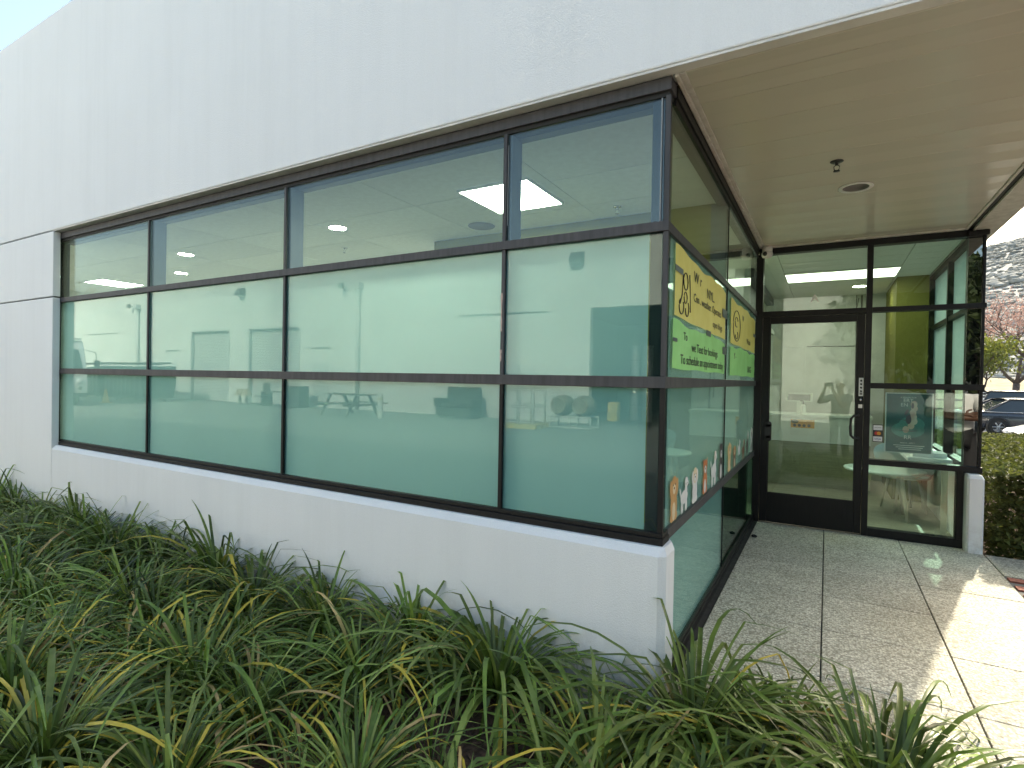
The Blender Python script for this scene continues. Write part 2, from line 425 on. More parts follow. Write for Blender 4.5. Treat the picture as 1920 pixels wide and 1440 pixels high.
# ------------------------------------------------------------------ mesh helpers
class MB:
    def __init__(s):
        s.v, s.f, s.mi, s.sm = [], [], [], []
        s.tone = []
        s.along = []

    def add(s, verts, faces, mi=0, smooth=False):
        o = len(s.v)
        s.v += [tuple(p) for p in verts]
        for f in faces:
            s.f.append([i + o for i in f]); s.mi.append(mi); s.sm.append(smooth)
        return s

    def box(s, a, b, mi=0):
        x0, y0, z0 = [min(p, q) for p, q in zip(a, b)]
        x1, y1, z1 = [max(p, q) for p, q in zip(a, b)]
        return s.add([(x0, y0, z0), (x1, y0, z0), (x1, y1, z0), (x0, y1, z0), (x0, y0, z1), (x1, y0, z1), (x1, y1, z1), (x0, y1, z1)],
                     [(0, 3, 2, 1), (4, 5, 6, 7), (0, 1, 5, 4), (1, 2, 6, 5), (2, 3, 7, 6), (3, 0, 4, 7)], mi)

    def prism(s, poly, axis, a, b, mi=0):
        """extrude a 2D polygon along axis ('x','y','z') from a to b"""
        n = len(poly)
        def P(p, t):
            return {'x': (t, p[0], p[1]), 'y': (p[0], t, p[1]), 'z': (p[0], p[1], t)}[axis]
        vs_ = [P(p, a) for p in poly] + [P(p, b) for p in poly]
        fs = [list(range(n))[::-1], list(range(n, 2 * n))] + [(i, (i + 1) % n, n + (i + 1) % n, n + i) for i in range(n)]
        return s.add(vs_, fs, mi)

    def lathe(s, prof, n=20, at=(0, 0, 0), axis='z', mi=0, smooth=True):
        vs_, fs = [], []
        for r, h in prof:
            for k in range(n):
                a = 2 * math.pi * k / n
                p = {'z': (r * math.cos(a), r * math.sin(a), h), 'x': (h, r * math.cos(a), r * math.sin(a)), 'y': (r * math.sin(a), h, r * math.cos(a))}[axis]
                vs_.append((p[0] + at[0], p[1] + at[1], p[2] + at[2]))
        for i in range(len(prof) - 1):
            for k in range(n):
                fs.append((i * n + k, i * n + (k + 1) % n, (i + 1) * n + (k + 1) % n, (i + 1) * n + k))
        return s.add(vs_, fs, mi, smooth)

    def tube(s, pts, rad, n=8, mi=0):
        pts = [Vector(p) for p in pts]
        rads = rad if isinstance(rad, (list, tuple)) else [rad] * len(pts)
        vs_, fs = [], []
        up = Vector((0.13, 0.21, 0.97))
        for i, p in enumerate(pts):
            d = (pts[min(i + 1, len(pts) - 1)] - pts[max(i - 1, 0)]).normalized()
            a = d.cross(up)
            if a.length < 0.1:
                a = d.cross(Vector((1, 0.2, 0)))
            a.normalize(); b = d.cross(a)
            for k in range(n):
                t = 2 * math.pi * k / n
                vs_.append(p + (a * math.cos(t) + b * math.sin(t)) * rads[i])
        for i in range(len(pts) - 1):
            for k in range(n):
                fs.append((i * n + k, i * n + (k + 1) % n, (i + 1) * n + (k + 1) % n, (i + 1) * n + k))
        fs.append(tuple(range(n))[::-1]); fs.append(tuple(range((len(pts) - 1) * n, len(pts) * n)))
        return s.add(vs_, fs, mi, True)

    def grid(s, fn, nu, nv, mi=0, smooth=True):
        vs_ = [fn(i / nu, j / nv) for j in range(nv + 1) for i in range(nu + 1)]
        fs = [(j * (nu + 1) + i, j * (nu + 1) + i + 1, (j + 1) * (nu + 1) + i + 1, (j + 1) * (nu + 1) + i) for j in range(nv) for i in range(nu)]
        return s.add(vs_, fs, mi, smooth)

    def mesh(s, name, mats):
        me = bpy.data.meshes.new(name)
        me.from_pydata(s.v, [], s.f)
        for m in (mats if isinstance(mats, (list, tuple)) else [mats]):
            me.materials.append(M[m] if isinstance(m, str) else m)
        me.polygons.foreach_set("material_index", s.mi)
        me.polygons.foreach_set("use_smooth", s.sm)
        if s.tone:
            at = me.attributes.new("tone", 'FLOAT', 'POINT')
            at.data.foreach_set("value", s.tone)
        if s.along:
            at = me.attributes.new("along", 'FLOAT', 'POINT')
            at.data.foreach_set("value", s.along)
        me.update()
        return me

    def build(s, name, mats, parent=None, bevel=0.0, loc=None, rot=None):
        o = bpy.data.objects.new(name, s.mesh(name, mats))
        col.objects.link(o)
        if parent is not None:
            o.parent = parent
        if loc is not None:
            o.location = loc
        if rot is not None:
            o.rotation_euler = rot
        if bevel:
            md = o.modifiers.new("bevel", 'BEVEL')
            md.width = bevel
            md.segments = 2
            md.limit_method = 'ANGLE'
        return o

def tag(o, label=None, cat=None, group=None, kind=None):
    if label: o["label"] = label
    if cat: o["category"] = cat
    if group: o["group"] = group
    if kind: o["kind"] = kind
    return o

def thing(name, label, cat, loc=(0, 0, 0), rz=0.0, group=None):
    o = bpy.data.objects.new(name, None)
    o.empty_display_size = 0.1
    col.objects.link(o)
    o.location = loc
    o.rotation_euler = (0, 0, rz)
    return tag(o, label, cat, group)

def copy_tree(o, parent=None):
    c = o.copy()
    col.objects.link(c)
    if parent is not None:
        c.parent = parent
    for ch in list(o.children):
        copy_tree(ch, c)
    return c

def box(name, a, b, mat, parent=None, bevel=0.0):
    return MB().box(a, b).build(name, mat, parent, bevel)

def text_mesh(txt, size, mat, name="lettering", parent=None, extrude=0.0004, matrix=None, align='LEFT', squash=1.0):
    cu = bpy.data.curves.new(name, 'FONT')
    cu.body = txt
    cu.size = size
    cu.extrude = extrude
    cu.align_x = align
    tmp = bpy.data.objects.new(name, cu)
    col.objects.link(tmp)
    dg = bpy.context.evaluated_depsgraph_get()
    me = bpy.data.meshes.new_from_object(tmp.evaluated_get(dg))
    bpy.data.objects.remove(tmp)
    bpy.data.curves.remove(cu)
    me.materials.clear()
    me.materials.append(M[mat])
    if matrix is not None:
        me.transform(matrix @ Matrix.Diagonal((squash, 1, 1, 1)))
    o = bpy.data.objects.new(name, me)
    col.objects.link(o)
    if parent is not None:
        o.parent = parent
    return o

# ------------------------------------------------------------------ setting: ground, bed, walkway, hill
def ground_z(x, y):
    t = min(1, max(0, (y - 5.0) / 9.0)); t = t * t * (3 - 2 * t)
    return -0.15 - 0.25 * t * (1 if x > 2 else 0.4)

xs = [-400, -200, -100, -60, -40, -25, -12, -6, 0, 2, 2.4, 3, 4, 6, 8, 11, 15, 20, 30, 45, 70, 120, 250, 400]
ys = [-400, -200, -100, -50, -30, -20, -12, -6, -3, 0, 3, 5, 6, 7, 8, 9, 10, 11, 12, 13, 14, 18, 25, 40, 60, 100, 400]
g = MB()
g.add([(x, y, ground_z(x, y)) for y in ys for x in xs],
      [(j * len(xs) + i, j * len(xs) + i + 1, (j + 1) * len(xs) + i + 1, (j + 1) * len(xs) + i) for j in range(len(ys) - 1) for i in range(len(xs) - 1)])
tag(g.build("ground", "asphalt"), kind="structure")

bed = MB()
def bedfn(u, v):
    x = -12 + 13.0 * u; y = -2.35 + 2.33 * v
    z = -0.115 + 0.05 * mnoise.noise(Vector((x * 1.7, y * 1.7, 0))) + 0.018 * mnoise.noise(Vector((x * 9, y * 9, 3)))
    if v in (0, 1) or u in (0, 1): z = -0.16
    return (x, y, z)
bed.grid(bedfn, 200, 40)
bed_o = tag(bed.build("planting_bed", "mulch"), kind="structure")
chips = MB()
for i in range(5200):
    x = rnd.uniform(-7.5, 0.95); y = rnd.uniform(-2.2, -0.09)
    z = bedfn(min(.99, max(.01, (x + 12) / 13)), min(.99, max(.01, (y + 2.35) / 2.33)))[2] + 0.004
    a = rnd.uniform(0, 6.28); l = rnd.uniform(.012, .045); w = rnd.uniform(.002, .006); t = rnd.uniform(-.3, .3)
    dx, dy = math.cos(a) * l, math.sin(a) * l; px, py = -math.sin(a) * w, math.cos(a) * w
    chips.add([(x - dx - px, y - dy - py, z - t * l), (x + dx - px, y + dy - py, z + t * l), (x + dx * .6 + px, y + dy * .6 + py, z + t * l + .004), (x - dx + px, y - dy + py, z - t * l + .004)], [(0, 1, 2, 3)])
tag(chips.build("bark_chips", "chip"), "loose brown bark chips covering the planting bed", "bark chips", kind="stuff")

walk = tag(MB().box((0.0, 0.0, -0.3), (1.87, 3.90, -0.012)).box((1.005, -4.5, -0.3), (1.87, -0.001, -0.0125)).build("walkway", "joint_dark"), kind="structure")
px_e = [0.04, 0.655, 1.265, 1.87]
py_e = [-4.3, -3.7, -3.09, -2.48, -1.87, -1.26, -0.65, -0.04, 0.565, 1.18, 1.79, 2.40, 3.01, 3.735]
wide = set()
for i in range(3):
    for j in range(len(py_e) - 1):
        if py_e[j] < -0.1 and i < 2:
            continue
        gx, gy = 0.0035, 0.0022
        x0, x1, y0, y1 = px_e[i] + gx, px_e[i + 1] - gx, py_e[j] + gy, py_e[j + 1] - gy
        MB().box((x0 - x0, 0, -0.05), (x1 - x0, y1 - y0, rnd.uniform(-.001, .0012))).build("paving_slab", "aggregate", walk, 0.004, loc=(x0, y0, 0))
MB().box((0, 0, -.05), (0.80, 0.60, 0.0)).build("paving_slab", "aggregate", walk, 0.004, loc=(1.876, 3.02, 0))
brick_path = tag(box("brick_path", (1.876, -4.5, -0.3), (3.6, 3.013, -0.014), "mortar"), kind="structure")
bm_ = MB().box((0, 0, -0.05), (0.192, 0.092, 0.0))
bmesh_ = bm_.mesh("brick", "brick")
nb = 0
for j in range(42):
    for i in range(5):
        y = 3.0 - (j + 1) * 0.1
        x = 1.885 + i * 0.2 + (0.1 if j % 2 else 0)
        if y < -1.3: continue
        o = bpy.data.objects.new("brick", bmesh_)
        col.objects.link(o); o.parent = brick_path
        o.location = (x, y, rnd.uniform(-.003, .001)); nb += 1

# hill: polar height field behind the car park
hill = MB()
def hillfn(u, v):
    az = R(-30 + 150 * u)
    r = 48 + 420 * (v ** 1.25)
    x, y = r * math.sin(az), r * math.cos(az)
    t = max(0, (r - 50) / 300)
    crest = 0.60 + 0.45 * min(1, max(0, (math.degrees(az) + 2) / 34))
    if az > R(34): crest = 1.05 - 0.35 * min(1, (math.degrees(az) - 34) / 60)
    h = 92 * crest * (t ** 1.02 if t < 1 else 1 + .12 * (1 - math.exp(-(t - 1) * 3)))
    h += (3.2 * mnoise.noise(Vector((x * .022, y * .022, 1))) * min(1, t * 2) + 0.25 * mnoise.noise(Vector((x * .12, y * .12, 5))) * min(1, t * 6 + .1))
    return (x, y, -0.45 + h + (0 if v > 0 else -0.6))
hill.grid(hillfn, 260, 150)
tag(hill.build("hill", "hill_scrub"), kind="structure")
scrub = MB()
sr = random.Random(77)
ICO = [(0, 0, 1), (.89, 0, .45), (.28, .85, .45), (-.72, .53, .45), (-.72, -.53, .45), (.28, -.85, .45), (.72, .53, -.3), (-.28, .85, -.3), (-.89, 0, -.3), (-.28, -.85, -.3), (.72, -.53, -.3)]
ICF = [(0, 1, 2), (0, 2, 3), (0, 3, 4), (0, 4, 5), (0, 5, 1), (1, 6, 2), (2, 7, 3), (3, 8, 4), (4, 9, 5), (5, 10, 1), (6, 7, 2), (7, 8, 3), (8, 9, 4), (9, 10, 5), (10, 6, 1)]
for _ in range(20000):
    v = sr.random() ** 1.1
    p = Vector(hillfn(sr.uniform(.18, .62), .03 + .75 * v))
    sc_b = sr.uniform(.25, .75) * (1.0 + 1.6 * v)
    if mnoise.noise(Vector((p.x * .03, p.y * .03, 9))) > .15: sc_b *= 1.5
    a = sr.uniform(0, 6.28); ca, sa = math.cos(a), math.sin(a)
    q = [(p.x + sc_b * (x * ca - y * sa) * sr.uniform(.7, 1.3), p.y + sc_b * (x * sa + y * ca) * sr.uniform(.7, 1.3), p.z + sc_b * .45 * z * sr.uniform(.7, 1.3) + .1) for x, y, z in ICO]
    scrub.add(q, ICF)
    scrub.tone += [sr.random()] * len(q)
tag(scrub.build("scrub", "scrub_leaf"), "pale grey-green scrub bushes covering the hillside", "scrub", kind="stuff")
bank = MB()
def bankfn(u, v):
    x = -5 + 60 * u; y = 40 + 0.18 * (x - 5) + 14 * v
    return (x, y, -0.43 + 2.6 * (v ** 0.8) + 0.15 * mnoise.noise(Vector((x * .5, y * .5, 0))))
bank.grid(bankfn, 60, 14)
tag(bank.build("grass_bank", "dry_grass"), kind="structure")

# ------------------------------------------------------------------ the office building
D = 3.745
ZT, ZU, ZM, ZS = 2.884, 2.213, 1.483, 0.743
WX = 1.85
XL = -6.40
bld = thing("office_building", "white stucco office building with dark-framed teal glass storefront and recessed entry", "building")
YF = -0.068
# upper walls and parapet
up = MB()
up.box((-20, YF, ZT + .014), (1.955, 0.10, 5.11))
up.build("upper_wall", "stucco", bld, 0.008)
box("upper_wall", (1.76, 0.102, ZT + .012), (1.953, 16, 5.108), "stucco", bld, 0.008)
box("rear_wall", (-20, 15.8, -0.3), (1.75, 16, 5.1), "stucco", bld)
box("end_wall", (-20, 0.11, -0.3), (-19.8, 15.79, 5.1), "stucco", bld)
box("roof", (-19.78, 0.12, 4.75), (1.74, 15.78, 4.95), "stucco_under", bld)
# underside lip of the wall panel
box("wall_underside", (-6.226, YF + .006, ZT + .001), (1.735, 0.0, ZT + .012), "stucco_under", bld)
# left wall panels with recessed joints
box("wall_panel", (-20, YF, 2.221), (-6.228, -.003, ZT + .001), "stucco", bld, 0.006)
box("wall_panel", (-20, YF, -0.4), (-6.228, -.003, 2.208), "stucco", bld, 0.006)
box("joint_backing", (-20, YF + .02, -0.4), (-6.232, -.0035, ZT + .013), "joint_dark", bld)
box("wall_core", (-20, -.002, -0.4), (XL - .002, 0.1, ZT + .012), "stucco", bld)
# sill wall with sloped bright ledge
sw = MB()
prof = [(YF, -0.4), (YF, 0.655), (YF + .035, 0.69), (0.14, 0.69), (0.14, -0.4)]
sw.prism(prof, 'x', -6.216, 0.0)
sw.add([(0.0, YF, -0.4), (0.0, YF, 0.655), (0.0, YF + .035, 0.69), (0.0, 0.14, 0.69), (0.0, 0.14, -0.4),
        (0.032, YF + .03, -0.4), (0.032, YF + .03, 0.655), (0.020, YF + .045, 0.69), (0.020, 0.10, 0.69), (0.032, 0.11, 0.655), (0.032, 0.11, -0.4)],
       [(0, 5, 6, 1), (1, 6, 7, 2), (2, 7, 8, 3), (6, 9, 8, 7), (5, 10, 9, 6), (10, 4, 3, 8, 9)])
sw.build("sill_wall", "stucco", bld)
box("sill_wall", (1.742, 3.86, -0.4), (1.862, 15.75, 0.685), "stucco", bld, 0.012)
pier = MB()
pier.prism([(1.742, 3.625), (1.758, 3.605), (1.846, 3.605), (1.862, 3.625), (1.862, 3.85), (1.742, 3.85)], 'z', -0.3, 0.655)
pier.add([(1.742, 3.625, .655), (1.758, 3.605, .655), (1.846, 3.605, .655), (1.862, 3.625, .655), (1.862, 3.85, .655), (1.742, 3.85, .655),
          (1.755, 3.64, .683), (1.765, 3.63, .683), (1.84, 3.63, .683), (1.849, 3.64, .683), (1.849, 3.84, .683), (1.755, 3.84, .683)],
         [(i, (i + 1) % 6, 6 + (i + 1) % 6, 6 + i) for i in range(6)] + [(6, 7, 8, 9, 10, 11)])
pier.build("pier", "stucco", bld)

# soffit: long metal panels that lap each other
sof = box("soffit", (0.02, 0.02, ZT + .030), (1.735, 3.74, ZT + .045), "joint_dark", bld)
ye = [0.004, 0.165] + [0.34 + 0.318 * k for k in range(11)]
ye = [y for y in ye if y < 3.66] + [3.69]
for a, b in zip(ye[:-1], ye[1:]):
    s = MB()
    prof = [(a + .003, ZT + .026), (a + .003, ZT + .006), (a + .009, ZT + .001), (a + .5 * (b - a), ZT + .0015), (b - .012, ZT - .004), (b - .008, ZT + .003), (b - .008, ZT + .026)]
    pp_ = [(p[0], p[1]) for p in prof]
    cx_, cy_ = 0.803, 2.07
    if a < cy_ < b:       # panel with the round cut-out for the recessed light
        s.prism(pp_, 'x', 0.062, cx_ - .13).prism(pp_, 'x', cx_ + .13, 1.70)
        n = 32
        inner = [(cx_ + .083 * math.cos(2 * math.pi * k / n), cy_ + .083 * math.sin(2 * math.pi * k / n), ZT) for k in range(n)]
        outer = []
        for k in range(n):
            c_, q_ = math.cos(2 * math.pi * k / n), math.sin(2 * math.pi * k / n)
            m__ = max(abs(c_), abs(q_))
            c_, q_ = c_ / m__, q_ / m__
            outer.append((cx_ + .13 * c_, (cy_ + q_ * (b - .002 - cy_)) if q_ > 0 else (cy_ + q_ * (cy_ - a - .003)), ZT + .0005))
        s.add(inner + outer, [(k, n + k, n + (k + 1) % n, (k + 1) % n) for k in range(n)])
    else:
        s.prism(pp_, 'x', 0.062, 1.70)
    s.build("soffit_panel", "soffit_paint", sof)
box("soffit_trim", (0.012, 0.004, ZT - .012), (0.034, 3.70, ZT + .028), "soffit_trim", bld, 0.003)
box("soffit_trim", (0.035, 0.006, ZT - .004), (0.061, 3.69, ZT + .027), "soffit_trim", bld, 0.003)
box("soffit_trim", (0.064, 3.692, ZT - .012), (1.70, 3.742, ZT + .027), "soffit_trim", bld, 0.003)
box("soffit_trim", (1.702, 0.004, ZT - .010), (1.722, 3.745, ZT + .029), "soffit_trim", bld, 0.003)
box("gutter_slot", (1.7225, 0.004, ZT - .004), (1.757, 3.9, ZT + .02), "frame", bld)
box("fascia_underside", (1.758, -0.05, ZT - .022), (1.95, 15.9, ZT + .011), "soffit_trim", bld, 0.004)

# ---- front storefront (plane y = 0)
GY = 0.025
def fbar(name, a, b, mat="frame_weathered_skylit", bev=0.002):
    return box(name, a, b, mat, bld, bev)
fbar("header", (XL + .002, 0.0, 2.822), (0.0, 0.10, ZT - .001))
fbar("head_shadow_gap", (XL + .01, 0.018, 2.800), (-.012, 0.09, 2.8215), "rubber", 0)  # black strip stands in for the shadow gap below the header
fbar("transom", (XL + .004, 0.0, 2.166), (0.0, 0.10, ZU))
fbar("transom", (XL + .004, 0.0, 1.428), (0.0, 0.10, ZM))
fbar("sill_bar", (XL + .004, 0.004, 0.722), (0.0, 0.10, ZS), "frame")
fbar("sill_flashing", (-6.212, -0.014, 0.691), (0.006, 0.11, 0.7215), "frame")
fbar("jamb", (XL + .002, 0.003, 0.744), (XL + .085, 0.11, 2.7995), "frame")
xm = [-4.561, -2.731, -0.900]
rows = [(0.745, 1.4275, True), (1.4835, 2.1655, True), (2.2135, 2.7995, False)]
xe = [XL + .086] + xm + [-0.030]
for r_, (z0, z1, fr) in enumerate(rows):
    for k in range(4):
        x0, x1 = xe[k] + .004, xe[k + 1] - .004
        p = box("window_pane", (x0, GY, z0), (x1, GY + .007, z1), "glass" if fr else "glass_clear", bld)
        if fr:
            xf1 = x1 if k < 3 else -0.098
            f = MB().add([(x0 + .004, GY + .0095, z0), (xf1, GY + .0095, z0), (xf1, GY + .0095, z1), (x0 + .004, GY + .0095, z1)], [(0, 1, 2, 3)])
            f.build("frosted_film", "frosted_film", p)
        if k < 3:
            fbar("mullion_cap", (xe[k + 1] - .011, GY - .016, z0), (xe[k + 1] + .011, GY - .0005, z1), "frame_weathered_skylit" if r_ else "frame")
for x in xm:
    box("inner_mullion", (x - .028, GY + .012, 0.70), (x + .028, GY + .125, 2.81), "frame_inside", bld, 0.003)
for z0, z1 in ((2.166, 2.213), (1.428, 1.483), (0.69, 0.743), (2.80, 2.86)):
    box("inner_transom", (XL + .03, 0.101, z0 + .001), (-.11, 0.165, z1 - .001), "frame_inside", bld)
box("corner_post", (-.096, GY + .012, 0.70), (-.021, GY + .105, 2.8), "frame", bld, 0.004)
for z0, z1, fr in rows:
    box("corner_cap", (-.026, 0.006, z0), (-.002, GY - .001, z1), "frame_weathered_skylit" if z0 > 1 else "frame", bld, 0.002)
box("caulk_seam", (-.050, GY - .006, 2.215), (-.044, GY - .001, 2.798), "caulk", bld)
box("caulk_seam", (xm[2] + .012, GY - .005, 2.30), (xm[2] + .016, GY - .001, 2.74), "caulk", bld)
# paint chips on the mullion
for z0, z1 in ((1.555, 1.62), (1.72, 1.93)):
    q = MB()
    n = 9; vs_ = []
    for i in range(n):
        z = z0 + (z1 - z0) * i / (n - 1); w = .003 + .0035 * rnd.random()
        vs_ += [(xm[2] - .006 - w, GY - .0172, z), (xm[2] - .006 + w, GY - .0172, z)]
    q.add(vs_, [(2 * i, 2 * i + 1, 2 * i + 3, 2 * i + 2) for i in range(n - 1)])
    q.build("paint_chip", "chip_scar", bld)

# ---- side storefront (plane x = 0, facing the entry)
GX = -0.012
SE = 3.74
fbar("side_header", (-.10, 0.102, 2.822), (0.008, SE, ZT - .002), "frame")
fbar("side_header_step", (-.09, 0.104, 2.790), (-.002, SE, 2.8215), "frame")
fbar("side_transom", (-.10, 0.102, 2.167), (-.001, SE, ZU - .001), "frame_weathered_skylit")
fbar("side_transom", (-.10, 0.102, 1.429), (-.001, SE, ZM - .001), "frame_weathered_skylit")
fbar("side_sill", (-.10, 0.112, 0.690), (-.001, SE, ZS - .001), "frame_weathered_skylit")
fbar("side_base", (-.09, 0.142, 0.0), (0.006, SE, 0.045), "frame")
fbar("side_base_step", (-.08, 0.143, 0.0455), (-.002, SE, 0.065), "frame")
YM = 1.815
srows = [(0.0655, 0.6895, 2), (0.7435, 1.4285, 1), (1.4835, 2.1665, 1), (2.2135, 2.7895, 0)]
for z0, z1, kind in srows:
    for y0, y1, last in ((0.042 if z0 > .5 else .145, YM - .004, 0), (YM + .004, SE, 1)):
        gm = "glass" if kind else "glass_clear"
        if kind == 2 and last: gm = "glass_deep"
        y0 = max(y0, .042)
        p = box("window_pane", (GX - .007, y0, z0), (GX, y1, z1), gm, bld)
        if kind == 1 or (kind == 2 and not last):
            f = MB().add([(GX - .0095, y0, z0), (GX - .0095, y1, z0), (GX - .0095, y1, z1), (GX - .0095, y0, z1)], [(0, 1, 2, 3)])
            f.build("frosted_film", "frosted_film", p)
        if kind == 2 and last:
            box("backing_board", (GX - .06, y0 + .01, z0), (GX - .05, y1 - .01, z1), "opp_dark", bld)
    box("side_seam", (GX - .006, YM - .004, z0), (GX + .003, YM + .004, z1), "rubber", bld)
if True:
    box("inner_mullion", (GX - .125, YM - .028, 0.70), (GX - .012, YM + .028, 2.81), "frame_inside", bld)

# ---- entry storefront (plane y = D)
GD = D + .035
fbar("entry_header", (0.0085, D, 2.815), (1.87, D + .11, ZT - .013), "frame")
fbar("entry_header_cap", (1.72, D - .028, 2.812), (1.875, D - .0005, ZT - .024), "frame", 0.008)
fbar("entry_jamb", (-.02, D + .002, 0.0), (0.050, D + .11, 2.8145), "frame")
fbar("entry_mullion", (0.968, D - .004, 0.0), (1.018, D + .11, 2.8145), "frame")
fbar("entry_transom", (0.0505, D, 2.160), (0.9675, D + .11, ZU), "frame")
fbar("entry_transom", (1.0185, D - .006, 2.167), (1.868, D + .10, ZU), "frame")
fbar("entry_transom", (1.0185, D - .006, 1.429), (1.868, D + .10, ZM), "frame")
fbar("entry_transom", (1.0185, D - .006, 0.690), (1.868, D + .10, ZS), "frame")
fbar("entry_base", (1.0185, D - .002, 0.0), (1.7415, D + .10, 0.075), "frame")
fbar("entry_post", (1.690, D + .001, 0.0755), (1.7415, D + .10, 0.6895), "frame")
fbar("entry_post", (1.738, GD + .010, 0.7435), (1.835, D + .13, 2.814), "frame")
EP = [("window_pane", 0.051, 0.9670, 2.2135, 2.814, "glass_entry"), ("window_pane", 1.019, 1.737, 2.2135, 2.814, "glass_entry"),
      ("window_pane", 1.019, 1.737, 1.4835, 2.1665, "glass_entry"), ("window_pane", 1.019, 1.737, 0.7435, 1.4285, "glass_entry"),
      ("window_pane", 1.019, 1.6895, 0.0755, 0.6895, "glass_entry")]
for n_, x0, x1, z0, z1, gm in EP:
    box(n_, (x0, GD, z0), (x1, GD + .007, z1), gm, bld)
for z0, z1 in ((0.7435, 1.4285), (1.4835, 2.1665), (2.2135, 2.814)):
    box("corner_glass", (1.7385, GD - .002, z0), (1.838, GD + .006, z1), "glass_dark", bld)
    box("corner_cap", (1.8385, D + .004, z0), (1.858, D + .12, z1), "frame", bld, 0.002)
# right-hand window wall behind the pier (plane x = 1.85)
for y0, y1 in ((3.90, 4.90), (4.955, 6.10), (6.155, 7.3)):
    for z0, z1 in ((0.745, 1.4275), (1.4835, 2.1655), (2.2135, 2.80)):
        p = box("window_pane", (1.815, y0, z0), (1.822, y1, z1), "glass", bld)
        if z0 > 1:
            MB().add([(1.8125, y0, z0), (1.8125, y1, z0), (1.8125, y1, z1), (1.8125, y0, z1)], [(0, 1, 2, 3)]).build("frosted_film", "frosted_film", p)
for y in (4.9, 6.1, 7.3):
    box("window_mullion", (1.76, y + .0005, 0.70), (1.845, y + .0545, 2.81), "frame", bld)
for z0, z1 in ((0.686, 0.744), (1.428, 1.483), (2.166, 2.213), (2.8005, 2.872)):
    box("window_rail", (1.77, 3.88, z0), (1.853, 7.36, z1), "frame", bld)
box("right_wall", (1.74, 7.37, 0.686), (1.86, 15.75, 2.86), "stucco", bld)

# ---- the glazed door
dl = MB()
dy0, dy1 = D + .012, D + .056
dl.box((0.055, dy0, 0.008), (0.123, dy1, 2.155)).box((0.903, dy0, 0.008), (0.963, dy1, 2.155))
dl.box((0.1235, dy0 + .001, 2.092), (0.9025, dy1 - .001, 2.154)).box((0.1235, dy0 + .001, 0.009), (0.9025, dy1 - .001, 0.31))
door = dl.build("door", "frame", bld, 0.003)
box("door_pane", (0.124, dy0 + .018, 0.311), (0.902, dy0 + .025, 2.091), "glass_entry", door)
bead = MB()
bead.box((0.124, dy0 - .001, 0.3105), (0.134, dy0 + .012, 2.0915)).box((0.892, dy0 - .001, 0.3105), (0.902, dy0 + .012, 2.0915))
bead.box((0.1345, dy0 - .0012, 2.0815), (0.8915, dy0 + .012, 2.0915)).box((0.1345, dy0 - .0012, 0.3105), (0.8915, dy0 + .012, 0.3205))
bead.build("glazing_bead", "rubber", door)
hd = MB()
hd.tube([(0.925, dy0, 1.165), (0.925, dy0 - .05, 1.165), (0.885, dy0 - .062, 1.160), (0.862, dy0 - .064, 1.13), (0.858, dy0 - .064, 1.05), (0.862, dy0 - .064, 0.97), (0.885, dy0 - .062, 0.945), (0.925, dy0 - .05, 0.94), (0.925, dy0, 0.94)], 0.0125, 10)
hd.build("handle", "black_plastic", door)
hg = MB()
hg.lathe([(0.0, -.012), (0.028, -.012), (0.034, -.006), (0.034, 0.0)], 16, (0.126, dy0 - .004, 1.03), 'y')
hg.lathe([(0.0, -.012), (0.028, -.012), (0.034, -.006), (0.034, 0.0)], 16, (0.126, dy0 - .004, 0.885), 'y')
hg.box((0.094, dy0 - .016, 0.885), (0.158, dy0 - .004, 1.03))
hg.build("guard_plate", "black_plastic", door)
lk = MB().lathe([(0, -.012), (0.011, -.012), (0.014, -.004), (0.014, 0.002)], 14, (0.937, dy0, 1.315), 'y')
lk.build("lock_cylinder", "chrome", door)
box("lock_plate", (0.922, dy0 - .004, 1.235), (0.955, dy0 - .0005, 1.27), "steel", door)

# ---- interior shell
box("interior_floor", (-19.7, 0.15, -0.02), (-0.11, 15.7, 0.004), "wood_floor", bld)
box("interior_floor", (-0.109, 3.865, -0.02), (1.74, 15.7, 0.004), "wood_floor", bld)
ceil_ = MB().box((-19.7, 0.17, 2.868), (-0.105, 15.7, 2.90)).box((-0.1049, 3.86, 2.868), (1.74, 15.7, 2.8995)).build("ceiling", "joint_dark", bld)
tile = MB().box((0, 0, 0), (1.213, 0.603, 0.012)).mesh("ceiling_tile", "ceiling_tile")
LIGHTS = [(-1.74, 0.75, .57, .58), (-9.34, 1.46, .57, .57), (0.165, 5.17, 1.20, .62), (-5.2, 3.6, 1.2, .6), (-9.0, 4.8, 1.2, .6), (-1.8, 4.2, 1.2, .6), (-3.2, 6.4, 1.2, .6)]  # last four panels are unseen ones, added to brighten the room
nt_ = 0
for i in range(-9, 2):
    for j in range(0, 13):
        x, y = 0.165 - 0.006 + i * 1.22, 0.29 + j * 0.61 - 0.0
        if x > 1.3: continue
        if x + 1.2 > -0.1 and y + .6 < 3.87: 
            if x > -.11: continue
            box("ceiling_tile", (x, y, 2.852), (-.108, y + .603, 2.864), "ceiling_tile", ceil_); continue
        if x + 1.2 > -0.1 and y < 3.87: continue
        o = bpy.data.objects.new("ceiling_tile", tile)
        col.objects.link(o); o.parent = ceil_; o.location = (x, y, 2.852)
        nt_ += 1
box("soffit_edge", (-10.8, 0.168, 2.851), (-.108, 0.288, 2.867), "ceiling_tile", bld)
box("ceiling_strip", (-.11, 3.865, 2.8512), (1.379, 3.94, 2.8671), "ceiling_tile", bld)
box("ceiling_strip", (1.380, 3.87, 2.8515), (1.738, 8.2, 2.8672), "ceiling_tile", bld)
box("partition", (-2.87, 1.90, 0.005), (-0.13, 2.02, 2.851), "wall_yellow", bld)
box("partition", (-0.13, 7.42, 0.005), (1.40, 7.55, 2.851), "wall_white_in", bld)
